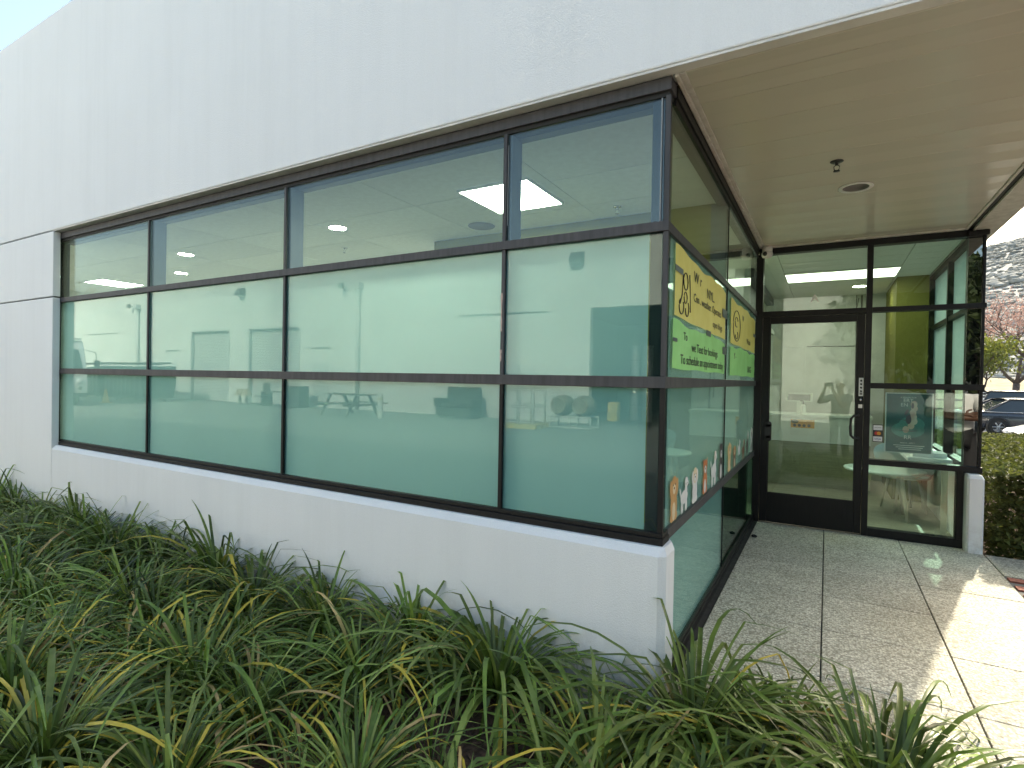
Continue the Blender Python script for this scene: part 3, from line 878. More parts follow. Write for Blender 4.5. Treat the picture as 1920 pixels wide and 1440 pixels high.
box("partition", (-0.35, 4.6, 0.005), (-0.25, 7.41, 2.851), "wall_white_in", bld)
box("partition", (1.40, 5.95, 0.005), (1.735, 7.5, 2.851), "wall_yellow", bld)
box("partition", (-11.0, 7.6, 0.005), (-0.14, 7.72, 2.851), "wall_white_in", bld)
box("partition", (-10.9, 0.2, 0.005), (-10.8, 7.59, 2.851), "wall_white_in", bld)
box("beam", (-0.24, 4.62, 2.74), (-0.14, 7.4, 2.85), "frame_inside", bld)
# inner panel door and wires on the lobby wall
pd = MB()
pd.box((-.12, 7.405, 0.0), (0.30, 7.419, 2.05)).box((0.305, 7.395, 0.0), (0.345, 7.4185, 2.09)).box((-.12, 7.395, 2.055), (0.304, 7.4185, 2.09))
pd.build("inner_door", "wall_white_in", bld)
wi = MB()
wi.tube([(-.12, 7.414, 2.58), (0.4, 7.413, 2.575), (1.02, 7.414, 2.60), (1.05, 7.414, 2.8)], .007, 6)
wi.tube([(0.36, 7.414, 2.06), (1.02, 7.414, 2.06)], .006, 6)
wi.tube([(1.09, 7.412, 2.84), (1.085, 7.412, 1.9), (1.10, 7.412, 1.0)], .012, 6)
wi.tube([(1.02, 7.412, 2.84), (1.03, 7.412, 1.2)], .008, 6)
wi.build("wall_wiring", "fence_grey", bld)

# ---- ceiling lights, sprinklers
for k, (x, y, w, h) in enumerate(LIGHTS):
    t = thing("ceiling_light", ["square lit panel light in the ceiling behind the corner window", "lit panel light in the ceiling at the far end of the front room",
              "long lit panel light in the lobby ceiling above the door transom"][k] if k < 3 else "added unseen panel light brightening the deep part of the room", "ceiling light", (x, y, 2.832), group="panel lights")
    fr = MB().box((-.012, -.012, 0), (0, h + .012, .019)).box((w, -.012, 0), (w + .012, h + .012, .019)).box((0, -.012, 0), (w, 0, .019)).box((0, h, 0), (w, h + .012, .019))
    fr.build("frame", "white_plastic", t)
    box("diffuser", (0.0005, .0005, .004), (w - .0005, h - .0005, .012), "panel_light_lobby" if k == 2 else "panel_light", t)
for k, (x, y) in enumerate(((-3.365, 1.07), (-5.9, 1.085), (-7.19, 1.74), (1.02, 6.55))):
    t = thing("downlight", "round lit recessed downlight in the room ceiling" if k < 3 else "round lit downlight at the back of the lobby ceiling", "downlight", (x, y, 2.851), group="round ceiling downlights")
    MB().lathe([(0.095, -.006), (0.095, 0.0), (0.078, 0.0), (0.078, -.006)], 24).build("trim_ring", "white_plastic", t)
    MB().lathe([(0.0, -.0045), (0.077, -.0045), (0.077, -.001), (0, -.001)], 24).build("lens", "downlight_glow", t)
def sprinkler(x, y, z, label, mat="chrome", group=None, sc=1.0):
    t = thing("sprinkler_head", label, "sprinkler", (x, y, z), group=group)
    t.scale = (sc, sc, sc)
    MB().lathe([(0.0, -.008), (0.026, -.007), (0.034, -.002), (0.034, 0.0), (0, 0)], 20).build("escutcheon", mat, t)
    a = MB().tube([(0, 0, -.006), (0, 0, -.022)], .008, 8)
    a.tube([(0, 0, -.018), (.014, 0, -.028), (.011, 0, -.046), (0, 0, -.052)], .0025, 6)
    a.tube([(0, 0, -.018), (-.014, 0, -.028), (-.011, 0, -.046), (0, 0, -.052)], .0025, 6)
    a.build("frame_arms", mat, t)
    MB().lathe([(0, -.056), (0.017, -.056), (0.017, -.053), (0, -.052)], 14).build("deflector", mat, t)
sprinkler(0.678, 1.492, ZT + .001, "dark sprinkler head hanging under the beige entry soffit", "black_plastic", sc=1.15)
sprinkler(-3.93, 1.68, 2.851, "small sprinkler head on the room ceiling between downlight and partition", group="room sprinklers")
sprinkler(-0.83, 1.645, 2.851, "small sprinkler head on the room ceiling by the corner window", group="room sprinklers")
t = thing("soffit_light", "unlit round recessed light with white ring in the entry soffit", "light fixture", (0.803, 2.07, ZT - .002))
MB().lathe([(0.083, .0), (0.108, .0), (0.110, -.005), (0.104, -.010), (0.083, -.006)], 32).build("trim_ring", "white_plastic", t)
MB().lathe([(0.082, -.004), (0.080, .012), (0.074, .024), (0.0, .026), (0.0, .027)], 32).build("reflector", "fence_grey", t)
t = thing("ceiling_speaker", "round grey ceiling speaker grille near the yellow partition", "speaker", (-2.11, 1.62, 2.849))
MB().lathe([(0.0, -.006), (0.12, -.006), (0.125, 0.0), (0, 0)], 24).build("grille", "fence_grey", t)

# ---- security camera at the inner corner
t = thing("security_camera", "white dome security camera at the inner corner under the soffit", "security camera", (0.085, 3.690, 2.80), rz=R(-20))
MB().lathe([(0.0, .085), (0.045, .085), (0.05, .06), (0.05, .03), (0, .03)], 20).build("mount", "white_plastic", t)
MB().lathe([(0.0, .032), (0.046, .032), (0.055, .010), (0.055, -.008), (0.045, -.03), (0, -.045)], 20).build("housing", "white_plastic", t)
eye = MB().lathe([(0.0, -.062), (0.018, -.060), (0.024, -.048), (0.026, -.03), (0, -.03)], 16, (0, 0, 0), 'y')
eye.build("lens", "black_plastic", t)

# ---- lettering, stickers, paper signs
def yz_matrix(y, z, x):     # text on the x = const plane, read from +x: runs along +y
    return Matrix(((0, 0, 1, x), (1, 0, 0, y), (0, 1, 0, z), (0, 0, 0, 1)))
def xz_matrix(x, z, y):     # text on the y = const plane, read from -y
    return Matrix(((1, 0, 0, x), (0, 0, -1, y), (0, 1, 0, z), (0, 0, 0, 1)))
a = text_mesh("A", 0.115, "white_plastic", "door_letter", None, 0.0006, xz_matrix(0.488, 2.292, GD - .0012))
tag(a, "white capital letter A on the glass above the door", "letter")

def paper(name, label, y0, y1, zt0, zt1, zb0, zb1, mat, seed, texts=(), curves=()):
    t = thing(name, label, "paper sign", (GX, y0, zb0), group=None)
    rr = random.Random(seed)
    m_ = MB()
    w = y1 - y0
    def fn(u, v):
        jt = .010 * math.sin(u * 9 + seed) + .006 * math.sin(u * 23)
        zb = (zb0 + (zb1 - zb0) * u) + .003 * math.sin(u * 15 + seed); zt = zt0 + (zt1 - zt0) * u + jt
        x = .0035 + .0022 * (1 + mnoise.noise(Vector((u * 6, v * 4, seed))))
        if v == 0 or v == 1 or u == 0 or u == 1: x -= .001
        return (x, u * w, zb + (zt - zb) * v - zb0)
    m_.grid(fn, 30, 10)
    m_.build("sheet", mat, t)
    for s_, sz, yy, zz, sq in texts:
        text_mesh(s_, sz, "ink", "lettering", t, 0.0003, yz_matrix(yy, zz, .0088), squash=sq)
    for pts in curves:
        MB().tube([(.0085, p[0], p[1]) for p in pts], .0028, 5).build("drawn_line", "ink", t)
    return t
arc = lambda cy_, cz_, ry, rz_, a0, a1, n=14: [(cy_ + ry * math.cos(R(a0 + (a1 - a0) * i / n)), cz_ + rz_ * math.sin(R(a0 + (a1 - a0) * i / n))) for i in range(n + 1)]
paper("paper_sign", "large crinkled yellow paper sign taped nearest the building corner", 0.175, 1.715, 2.140, 2.128, 1.790, 1.776, "yellow_paper", 1,
      [("W r", .085, .42, .235, 1.5), ("NYL.", .085, .80, .195, 1.5), ("Con . weather. Operates", .066, .42, .125, 1.35), ("open blogs", .060, 1.02, .035, 1.4)],
      [arc(.22, .20, .05, .045, 0, 360), arc(.22, .115, .035, .03, 0, 360), arc(.13, .06, .05, .04, 120, 400), arc(.26, .06, .04, .04, 180, 420), [(.16, .23), (.14, .12), (.10, .07)], [(.31, .25), (.33, .15), (.34, .05)]])
paper("paper_sign", "green paper sign under the large yellow sheet about an appointment", 0.150, 1.710, 1.766, 1.758, 1.526, 1.526, "green_paper", 2,
      [("To", .06, .22, .155, 1.3), ("we Text for bookings", .07, .42, .105, 1.35), ("To schedule an appointment today", .072, .16, .028, 1.3)])
paper("paper_sign", "smaller yellow paper sign with a drawn face beside the door jamb", 1.985, 3.62, 2.128, 2.115, 1.774, 1.769, "yellow_paper", 3,
      [("W", .07, .62, .23, 1.5), ("Wash", .075, .95, .05, 1.6)], [arc(.30, .155, .20, .125, 0, 360, 24), arc(.28, .185, .08, .04, 20, 300), arc(.30, .08, .07, .03, 180, 420)])
paper("paper_sign", "green paper sign beside the door jamb under the smaller yellow one", 1.980, 3.62, 1.752, 1.752, 1.520, 1.520, "green_paper", 4,
      [("Y -", .07, .18, .135, 1.5), ("UKG", .085, 1.05, .04, 1.6)])
for i, (y0, z0, w, h) in enumerate(((0.155, 2.01, .17, .03), (1.56, 1.93, .19, .06), (0.98, 1.752, .15, .034), (1.60, 1.665, .15, .055), (0.135, 1.66, .09, .018), (3.44, 1.93, .19, .03))):
    tp = MB().box((GX + .0095, y0, z0), (GX + .0105, y0 + w, z0 + h)).build("tape_strip", "tape")
    tag(tp, ["dark tape strip over the left edge of the large yellow sign", "dark tape patch at the right edge of the large yellow sign", "tape strip joining the yellow and green signs", "dark tape patch on the right edge of the green appointment sign",
             "small dark tape on the left edge of the green appointment sign", "dark tape at the far edge of the smaller yellow sign"][i], "tape")

def ell(cy_, cz_, ry, rz_, n=18, tilt=0):
    o = []
    for k in range(n):
        a_ = 2 * math.pi * k / n
        dy, dz = ry * math.cos(a_), rz_ * math.sin(a_)
        o.append((cy_ + dy * math.cos(tilt) - dz * math.sin(tilt), cz_ + dy * math.sin(tilt) + dz * math.cos(tilt)))
    return o
DX = GX + .0006
def dog(y, ztop, c_body, c_head, c_chest, ears, label, pose=0, w=1.0, zb=0.762, xoff=0.0):
    h = ztop - zb
    y = 1.067 * y + .150; zb = max(.748, 1.4616 + (zb - 1.4616) * 1.067); ztop = 1.4616 + (ztop - 1.4616) * 1.067; h = ztop - zb
    t = thing("dog_sticker", label, "dog sticker", (DX, y, zb), group="row of cartoon dog stickers")
    lay = [0]
    def shape(name, polys, mat):
        lay[0] += 1
        m_ = MB()
        for k_, p in enumerate(polys):
            m_.prism(p, 'x', 0.0002 * lay[0] + .00002 * k_, 0.0002 * lay[0] + .0003 + .00002 * k_)
        m_.build(name, mat, t)
    W = .085 * w
    if pose == 0:    # sitting, front view
        shape("body", [ell(0, h * .34, W * .80, h * .34), ell(-W * .45, h * .10, W * .42, h * .10), ell(W * .45, h * .10, W * .42, h * .10)], c_body)
        shape("chest", [ell(0, h * .22, W * .38, h * .20)], c_chest)
        shape("ear", [ell(-W * .72, h * .72, W * .30, h * .20, tilt=.15), ell(W * .72, h * .72, W * .30, h * .20, tilt=-.15)] if ears == 'flop' else
              [[(-W * .8, h * 1.04), (-W * .75, h * .76), (-W * .15, h * .86)], [(W * .8, h * 1.04), (W * .15, h * .86), (W * .75, h * .76)]], c_head if ears != 'flop' else c_body)
        shape("head", [ell(0, h * .77, W * .68, h * .22)], c_head)
        shape("muzzle", [ell(0, h * .70, W * .34, h * .11)], c_chest)
    else:            # standing, side view
        shape("body", [ell(0, h * .44, W * 1.15, h * .20), ell(W * .55, h * .58, W * .42, h * .22)] +
              [ell(x_, h * .17, W * .17, h * .18) for x_ in (-W * .85, -W * .45, W * .45, W * .8)], c_body)
        shape("tail", [ell(-W * 1.25, h * .62, W * .14, h * .18, tilt=.5)], c_body)
        shape("head", [ell(W * .65, h * .84, W * .50, h * .16), ell(W * 1.05, h * .80, W * .30, h * .08)], c_head)
        shape("ear", [ell(W * .42, h * .86, W * .18, h * .14, tilt=.2)] if ears == 'flop' else [[(W * .3, h * .92), (W * .42, h * 1.08), (W * .66, h * .96)]], c_chest if ears == 'flop' else c_head)
    ex = 0.0 if pose == 0 else W * .7
    shape("eye", [ell(ex - W * .26, h * .80, W * .07, h * .022), ell(ex + W * .26, h * .80, W * .07, h * .022), ell(ex + (0 if pose == 0 else W * .55), h * .725, W * .12, h * .026)], "ink")
dog(0.105, 1.012, "dog_tan", "dog_tan", "dog_cream", 'flop', "tan floppy-eared dog sticker nearest the building corner", 0, 1.0)
dog(0.325, 0.968, "dog_white", "dog_white", "dog_white", 'flop', "white curly dog sticker beside the tan dog", 1, .85, zb=.775)
dog(0.585, 0.990, "dog_white", "dog_cream", "dog_white", 'flop', "white and brown hound sticker with cream face", 0, .95)
dog(0.875, 1.000, "dog_orange", "dog_orange", "dog_white", 'up', "orange and white fox-like dog sticker with pointed ears", 0, 1.0)
dog(1.165, 1.015, "dog_white", "dog_white", "dog_cream", 'flop', "tall white standing dog sticker before the pane seam", 1, .95)
dog(1.440, 1.045, "dog_dark", "dog_dark", "dog_white", 'up', "black dog sticker with white chest and pointed ears", 0, 1.0)
dog(1.815, 1.015, "dog_gold", "dog_gold", "dog_cream", 'flop', "golden sitting dog sticker just past the pane seam", 0, 1.0)
dog(2.080, 0.965, "dog_brown", "dog_tan", "dog_cream", 'flop', "brown terrier sticker with tan face", 0, .95)
dog(2.330, 0.985, "dog_white", "dog_white", "dog_white", 'up', "small white standing dog sticker beside the brown terrier", 1, .7, zb=.86)
dog(2.600, 0.965, "dog_brown", "dog_brown", "dog_cream", 'flop', "dark brown standing dog sticker", 1, .85)
dog(2.870, 1.015, "dog_dark", "dog_white", "dog_white", 'up', "black and white standing dog sticker near the door jamb", 1, .8)
dog(3.180, 1.035, "dog_white", "dog_white", "dog_dark", 'flop', "white dog sticker with dark ears closest to the door jamb", 0, .95)

# poster in the sidelight
t = thing("poster", "teal event poster with a pale curving figure in the entry sidelight", "poster", (1.153, GD + .010, 0.828))
PW, PH = 0.352, 0.556
box("sheet", (0, 0, 0), (PW, .0006, PH), "poster_teal", t)
box("border", (-.010, .0008, -.008), (PW + .010, .0012, PH + .008), "paper_white", t)
def pshape(name, polys, mat, lay):
    m_ = MB()
    for k_, p in enumerate(polys):
        m_.prism(p, 'y', -.0002 * lay - .0002 - .00002 * k_, -.0002 * lay)
    m_.build(name, mat, t)
pshape("glow", [ell(.17, .215, .13, .075), ell(.20, .27, .10, .07)], "poster_glow", 1)
sc_ = [(.135, .20), (.175, .235), (.215, .275), (.222, .32), (.205, .36), (.212, .40), (.225, .44), (.205, .475)]
mfig = MB()
for (x0, z0), (x1, z1) in zip(sc_[:-1], sc_[1:]):
    mfig.prism(ell((x0 + x1) / 2, (z0 + z1) / 2, .026, .033, 12), 'y', -.00075 - .00002 * len(mfig.f) / 14, -.0005)
mfig.build("figure", "poster_pale", t)
pshape("shade", [ell(.205, .445, .010, .028), ell(.175, .315, .022, .045), ell(.158, .38, .012, .03, tilt=-.4)], "poster_dark", 5)
pshape("branch", [[(.085, .318), (.16, .305), (.17, .298), (.09, .312)], [(.07, .212), (.16, .205), (.26, .214), (.30, .222), (.20, .200), (.12, .203)]], "poster_dark", 4)
for s_, sz, x_, z_ in (("A SEASON FOR", .018, .17, .515), ("ERT", .046, .17, .478), ("EN", .046, .14, .436), ("RR", .050, .17, .128), ("MAR 8 - APR 7", .018, .17, .084)):
    text_mesh(s_, sz, "paper_white", "lettering", t, 0.0001, xz_matrix(x_, z_, -.0019), align='CENTER')
for k in range(3):
    box("text_line", (.06 + .02 * k, -.0018, .064 - .018 * k), (.30 - .012 * k, -.0016, .069 - .018 * k), "paper_white", t)
# payment stickers
t = thing("payment_sticker", "black sticker with three card logos on the sidelight glass beside the door", "sticker", (1.046, GD - .0014, 0.912))
box("backing", (0, 0, 0), (.083, .0008, .168), "black_plastic", t)
for k, (mat_, z_) in enumerate((("paper_white", .115), ("black_plastic", .060), ("paper_white", .006))):
    box("card_panel", (.005, -.0004, z_), (.078, -.0001, z_ + .047), mat_, t)
pm_ = MB().prism(ell(.031, .084, .017, .017, 20), 'y', -.0008, -.0005); pm_.build("logo_disc", "red_ink", t)
pm_ = MB().prism(ell(.050, .084, .017, .017, 20), 'y', -.0011, -.00085); pm_.build("logo_disc", "orange_ink", t)
text_mesh("VISA", .030, "blue_ink", "lettering", t, .0001, xz_matrix(.0415, .018, -.0007), align='CENTER', squash=.95)
text_mesh("DISCOVER", .015, "ink", "lettering", t, .0001, xz_matrix(.0415, .134, -.0007), align='CENTER', squash=.8)
t = thing("door_sticker", "narrow white sticker with black marks on the door stile", "sticker", (0.922, dy0 - .0012, 1.352))
box("backing", (0, 0, 0), (.038, .001, .178), "paper_white", t)
for k in range(4):
    pp = MB().prism(ell(.019, .15 - .034 * k, .009, .011, 8, .4 * k), 'y', -.0004, -.0001); pp.build("mark", "ink", t)
box("mark", (.008, -.0004, .012), (.030, -.0001, .035), "fence_grey", t)

# ---- things in the lobby
t = thing("reception_counter", "pale reception counter with tan wood front in the lobby", "counter", (0.0, 6.30, 0.005))
box("front_panel", (-.22, 0, 0), (1.18, .05, .62), "counter_front", t)
box("fascia", (-.225, -.012, .625), (1.185, .05, .98), "white_gloss", t)
box("worktop", (-.24, -.03, .985), (1.20, .60, 1.02), "white_gloss", t, .004)
box("kick", (-.20, .03, -.002), (1.16, .06, .06), "black_plastic", t)
def lobby(name, label, cat, a, b, mat, bev=.003):
    o = box(name, tuple(q - p for p, q in zip(a, a)), tuple(q - p for p, q in zip(a, b)), mat, None, bev)
    o.location = a
    return tag(o, label, cat)
lobby("paper_notice", "white printed notice hanging on the counter front", "notice", (0.52, 6.284, 0.66), (0.80, 6.2875, 1.0), "paper_white", 0)
for k in range(5):
    pass
t = thing("display_screen", "small white framed screen standing on the reception counter", "screen", (0.30, 6.55, 1.026))
box("stand", (-.03, -.03, 0), (.03, .05, .17), "white_plastic", t)
box("bezel", (-.17, -.008, .17), (.17, .02, .30), "white_plastic", t, .004)
box("panel", (-.145, -.0095, .19), (.145, -.0085, .28), "fence_grey", t)
t = thing("pump_bottle", "clear hand sanitiser pump bottle on the reception counter", "bottle", (0.36, 6.42, 1.026))
MB().lathe([(0, 0), (.032, 0), (.035, .01), (.035, .11), (.02, .13), (.012, .14), (0, .14)], 14).build("body", "white_plastic", t)
MB().tube([(0, 0, .14), (0, 0, .185), (-.04, -.01, .188)], .007, 7).build("pump", "black_plastic", t)
fl = thing("flyer", "colourful orange and green flyer on the counter front", "flyer", (0.20, 6.283, 0.72))
box("sheet", (0, 0, 0), (.32, .002, .24), "paper_white", fl)
box("photo", (.01, -.0008, .11), (.31, -.0002, .23), "orange_ink", fl)
MB().prism(ell(.06, .20, .05, .03, 10), 'y', -.0016, -.001).build("print", "hedge_leaf", fl)
for k in range(4):
    MB().prism(ell(.06 + .06 * k, .145, .022, .022, 10), 'y', -.0016, -.001).build("print", "ink", fl)
t = thing("wall_cabinet", "olive wall cabinet on the lobby side wall", "cabinet", (-.245, 5.3, 1.45))
box("carcass", (0, 0, 0), (.16, 1.1, .72), "counter_front", t, .004)
box("cornice", (-.0, -.03, .725), (.20, 1.12, .79), "wall_white_in", t, .004)
t = thing("round_table", "pale round table with splayed wooden legs behind the sidelight", "table", (1.22, 4.78, 0.005))
MB().lathe([(0.0, .50), (0.37, .50), (0.385, .51), (0.385, .525), (0.37, .53), (0, .53)], 36).build("top", "teal_chair", t)
for k in range(4):
    a_ = R(45 + 90 * k)
    MB().tube([(.20 * math.cos(a_), .20 * math.sin(a_), .499), (.29 * math.cos(a_), .29 * math.sin(a_), 0)], [.024, .014], 10).build("leg", "table_wood", t)
t = thing("tub_chair", "pale moulded chair with wooden legs behind the round table", "chair", (1.45, 5.25, 0.005), rz=R(20))
ch = MB()
def chf(u, v):
    a_ = R(-150 + 300 * u); r_ = .25 + .05 * v
    return (r_ * math.cos(a_ + R(90)), r_ * math.sin(a_ + R(90)), .40 + .36 * v * (0.55 + .45 * math.cos(a_)))
ch.grid(chf, 24, 6)
ch.lathe([(0, .39), (.25, .39), (.26, .41), (.25, .425), (0, .425)], 24)
ch.build("shell", "teal_chair", t)
for k in range(4):
    a_ = R(45 + 90 * k)
    MB().tube([(.15 * math.cos(a_), .15 * math.sin(a_), .388), (.23 * math.cos(a_), .23 * math.sin(a_), 0)], [.018, .011], 8).build("leg", "table_wood", t)
lobby("paper_pile", "pile of white papers lying by the sidelight window", "papers", (1.42, 4.28, 0.546 + .20), (1.70, 4.55, 0.79), "paper_white")
t = thing("window_shelf", "low wooden shelf under the side window in the lobby", "shelf", (1.55, 4.6, 0.005))
box("board", (-.18, -.40, .70), (.18, .9, .738), "white_gloss", t, .003)
box("support", (.10, -.38, 0), (.15, -.36, .698), "table_wood", t)
box("support", (.10, .86, 0), (.15, .88, .698), "table_wood", t)

# ------------------------------------------------------------------ planting: daylily clumps
def leaf_geo(L, W, th0, bend, kink=None, curl=0.0, n=9):
    """strip leaf growing from the origin, leaning toward +x; returns verts (3 per ring) and faces"""
    vs_, fs = [], []
    x = z = 0.0
    y = 0.0
    for i in range(n + 1):
        s = i / n
        th = th0 + bend * (s ** 1.25)
        if kink and s > kink[0]:
            th += kink[1]
        th = min(th, R(172))
        if i:
            x += math.sin(th) * L / n
            z += math.cos(th) * L / n
            y += curl * L / n * s
        w = W * (0.55 + 0.45 * min(1, s * 4)) * (1 - max(0, (s - .45) / .55) ** 1.8) + .0006
        fold = .35 * w * (1 - .4 * s)
        nx, nz_ = -math.cos(th), math.sin(th)       # upper side normal in x-z
        vs_ += [(x + nx * fold, y - w, z + nz_ * fold), (x, y, z), (x + nx * fold, y + w, z + nz_ * fold)]
        if i:
            o = 3 * i
            fs += [(o - 3, o - 2, o + 1, o), (o - 2, o - 1, o + 2, o + 1)]
    return vs_, fs
variants = []
lr = random.Random(21)
for k in range(30):
    kind = (0, 1, 2, 1, 2, 2)[k % 6]       # upright, arching, drooping
    th0 = R([lr.uniform(3, 16), lr.uniform(10, 30), lr.uniform(22, 48)][kind])
    bend = R([lr.uniform(35, 95), lr.uniform(105, 145), lr.uniform(95, 130)][kind])
    kink = (lr.uniform(.5, .8), R(lr.uniform(35, 80))) if lr.random() < .22 else None
    variants.append((kind, leaf_geo(lr.uniform(.52, .86) * (0.74 if kind == 0 else 1), lr.uniform(.0048, .0082), th0, bend, kink, lr.uniform(-.25, .25))))
LM = ["leaf_green", "leaf_lime", "leaf_yellow", "leaf_straw"]
leaf_mesh = {}
def get_leaf(k, mi):
    if (k, mi) not in leaf_mesh:
        m_ = MB().add(variants[k][1][0], variants[k][1][1], 0, True)
        m_.tone = [lr.random()] * len(m_.v)
        m_.along = [(i // 3) / 9 for i in range(len(m_.v))]
        leaf_mesh[(k, mi)] = m_.mesh("leaf", LM[mi])
    return leaf_mesh[(k, mi)]

def pick_leaf(rr, yellowness):
    k = rr.choice([i for i in range(30)])
    q = rr.random()
    mi = 2 if q < yellowness else 3 if q < yellowness * 1.35 else 1 if q < yellowness * 1.35 + .24 else 0
    if mi >= 2 and variants[k][0] == 0:
        mi = rr.choice([0, 1])
    return k, mi

def clump(x, y, z, n_obj, n_fill, sc, seed, label, group, yel):
    rr = random.Random(seed)
    t = thing("daylily_clump", label, "plant", (x, y, z), rz=rr.uniform(0, 6.28), group=group)
    def xf():
        a_ = rr.uniform(0, 2 * math.pi); r_ = abs(rr.gauss(0, .045))
        s_ = sc * rr.uniform(.72, 1.18)
        return a_, r_, s_
    for _ in range(n_obj):
        k, mi = pick_leaf(rr, yel)
        a_, r_, s_ = xf()
        o = bpy.data.objects.new("leaf", get_leaf(k, mi))
        col.objects.link(o); o.parent = t
        b_ = a_ + rr.uniform(-.5, .5)
        o.location = (r_ * math.cos(a_), r_ * math.sin(a_), 0)
        o.rotation_euler = (rr.uniform(-.14, .14), rr.uniform(-.1, .1), b_)
        o.scale = (s_, s_ * rr.uniform(.85, 1.25), s_)
    m_ = MB()
    for _ in range(n_fill):
        k, mi = pick_leaf(rr, yel)
        a_, r_, s_ = xf()
        if n_obj: s_ *= .85
        mat = Matrix.Translation((r_ * math.cos(a_), r_ * math.sin(a_), 0)) @ Euler((rr.uniform(-.14, .14), rr.uniform(-.1, .1), a_ + rr.uniform(-.5, .5))).to_matrix().to_4x4() @ Matrix.Scale(s_, 4)
        vs_ = [mat @ Vector(p) for p in variants[k][1][0]]
        m_.add(vs_, variants[k][1][1], mi, True)
        m_.tone += [rr.random()] * len(vs_)
        m_.along += [(i // 3) / 9 for i in range(len(vs_))]
    f = m_.build("inner_leaves" if n_obj else "leaves", LM, t)
    f["kind"] = "stuff"

# positions: wall row, then staggered rows toward the camera
pos = []
pr_ = random.Random(5)
BARE = [(-3.75, -0.60, .42), (-1.75, -0.62, .26), (-0.55, -.60, .22), (-2.55, -1.25, .25), (-4.9, -1.0, .3)]
rowsY = [(-0.25, .62), (-0.68, .56), (-1.12, .56), (-1.56, .58), (-2.02, .62)]
for ri, (yy, sp) in enumerate(rowsY):
    x = 0.80 - (ri % 2) * sp * .5
    while x > -8.6:
        X = x + pr_.uniform(-.11, .11); Y = yy + pr_.uniform(-.09, .09)
        x -= sp * pr_.uniform(.85, 1.2)
        if any((X - bx) ** 2 + (Y - by) ** 2 < br * br for bx, by, br in BARE): continue
        # keep the photographer's standing spot and what lies behind the view free
        if (X - CAM.x) * (-0.5) + (Y - CAM.y) * 0.866 < 0.95: continue
        pos.append((X, Y))
pos += [(0.52, -0.20), (0.86, -0.33)]
pos.sort(key=lambda p: (p[0] - CAM.x) ** 2 + (p[1] - CAM.y) ** 2)
for i, (X, Y) in enumerate(pos):
    if X > 0.1: lab, grp = "daylily clump spilling its arching leaves over the entry paving", "daylilies at the paving edge"
    elif Y > -0.42: lab, grp = "daylily clump growing against the white wall under the windows", "daylilies along the white wall"
    else: lab, grp = "daylily clump with arching green and yellowed leaves in the bark bed", "daylilies in the open bed"
    near = i < 26
    clump(X, Y, -0.105, 104 if near else 0, 100 if near else 165, pr_.uniform(.74, 1.12) * (1.22 if Y > -.42 else 1), 100 + i, lab, grp, 0.15 if Y < -.5 else .06)

# small dark pebble on the paving
t = MB()
t.lathe([(0, 0), (.018, .004), (.024, .014), (.018, .028), (.006, .034), (0, .034)], 9)
o = t.build("pebble", "rock", None, loc=(0.085, 3.06, 0.001)); o.scale = (1.15, .85, .8)
tag(o, "small dark stone lying on the paving by the side window", "stone")

# ------------------------------------------------------------------ hedge, trees, cars, fence on the right
hr = random.Random(11)
def leaf_cloud(m_, pts, size, rr, flat=.6):
    for p in pts:
        s_ = size * rr.uniform(.6, 1.3)
        e = Euler((rr.uniform(-1, 1) * flat * 1.6, rr.uniform(-1, 1) * flat * 1.6, rr.uniform(0, 6.28))).to_matrix()
        q = [e @ Vector(v) * s_ + Vector(p) for v in ((-1, 0, 0), (-.1, -.45, .10), (1, 0, -.05), (-.1, .45, .10))]
        m_.add(q, [(0, 1, 2, 3)])
        m_.tone += [rr.random()] * 4
hedge = thing("hedge", "clipped green hedge beside the white pier at the entry", "hedge", (1.95, 3.66, -0.15))
hm = MB()
pts = []
def hedge_top(x, y): return 0.86 + .05 * mnoise.noise(Vector((x * 2.2, y * 2.2, 0))) + .02 * mnoise.noise(Vector((x * 9, y * 9, 0)))
for _ in range(40000):
    x = hr.uniform(0, 3.4); y = hr.uniform(0, 5.6)
    top = hedge_top(x, y)
    q = hr.random()
    if q < .44: z = top - abs(hr.gauss(0, .035))
    elif q < .82: y = abs(hr.gauss(0, .07)) + .03 * mnoise.noise(Vector((x * 5, 0, 1))); z = hr.uniform(.1, top)
    elif q < .92: x = abs(hr.gauss(0, .05)); z = hr.uniform(.05, top)
    else: z = hr.uniform(.1, top)
    pts.append((x, y, z))
leaf_cloud(hm, pts, .038, hr)
hm.build("foliage", "hedge_leaf", hedge)
hs = MB()
for _ in range(60):
    x, y = hr.uniform(.05, 3.3), hr.uniform(.12, 5.4)
    hs.tube([(x, y, -.02), (x + hr.uniform(-.12, .12), y + hr.uniform(-.1, .1), .4), (x + hr.uniform(-.2, .2), y + hr.uniform(-.1, .15), .78)], [.012, .008, .003], 5)
hs.build("stems", "bark", hedge)
tag(box("hedge_bed", (1.89, 3.63, -0.3), (5.6, 9.4, -0.10), "mulch"), kind="structure")

def branch(m_, p, d, L, r, depth, rr, tips, spread=.55):
    n = 3
    pts_, rads = [p], [r]
    for i in range(n):
        d = (d + Vector((rr.gauss(0, .16), rr.gauss(0, .16), rr.gauss(0, .10) + .04))).normalized()
        p = p + d * L / n
        pts_.append(p); rads.append(r * (1 - .4 * (i + 1) / n))
    m_.tube(pts_, rads, 6 if depth > 1 else 4)
    if depth == 0:
        tips.append((p, d)); return
    for k in range(3 if depth > 2 else rr.choice([2, 3])):
        dd = (d + Vector((rr.gauss(0, spread), rr.gauss(0, spread), rr.gauss(0, spread * .6) + .12))).normalized()
        branch(m_, p, dd, L * rr.uniform(.62, .86), r * .58, depth - 1, rr, tips, spread)
    if depth < 3: tips.append((p, d))

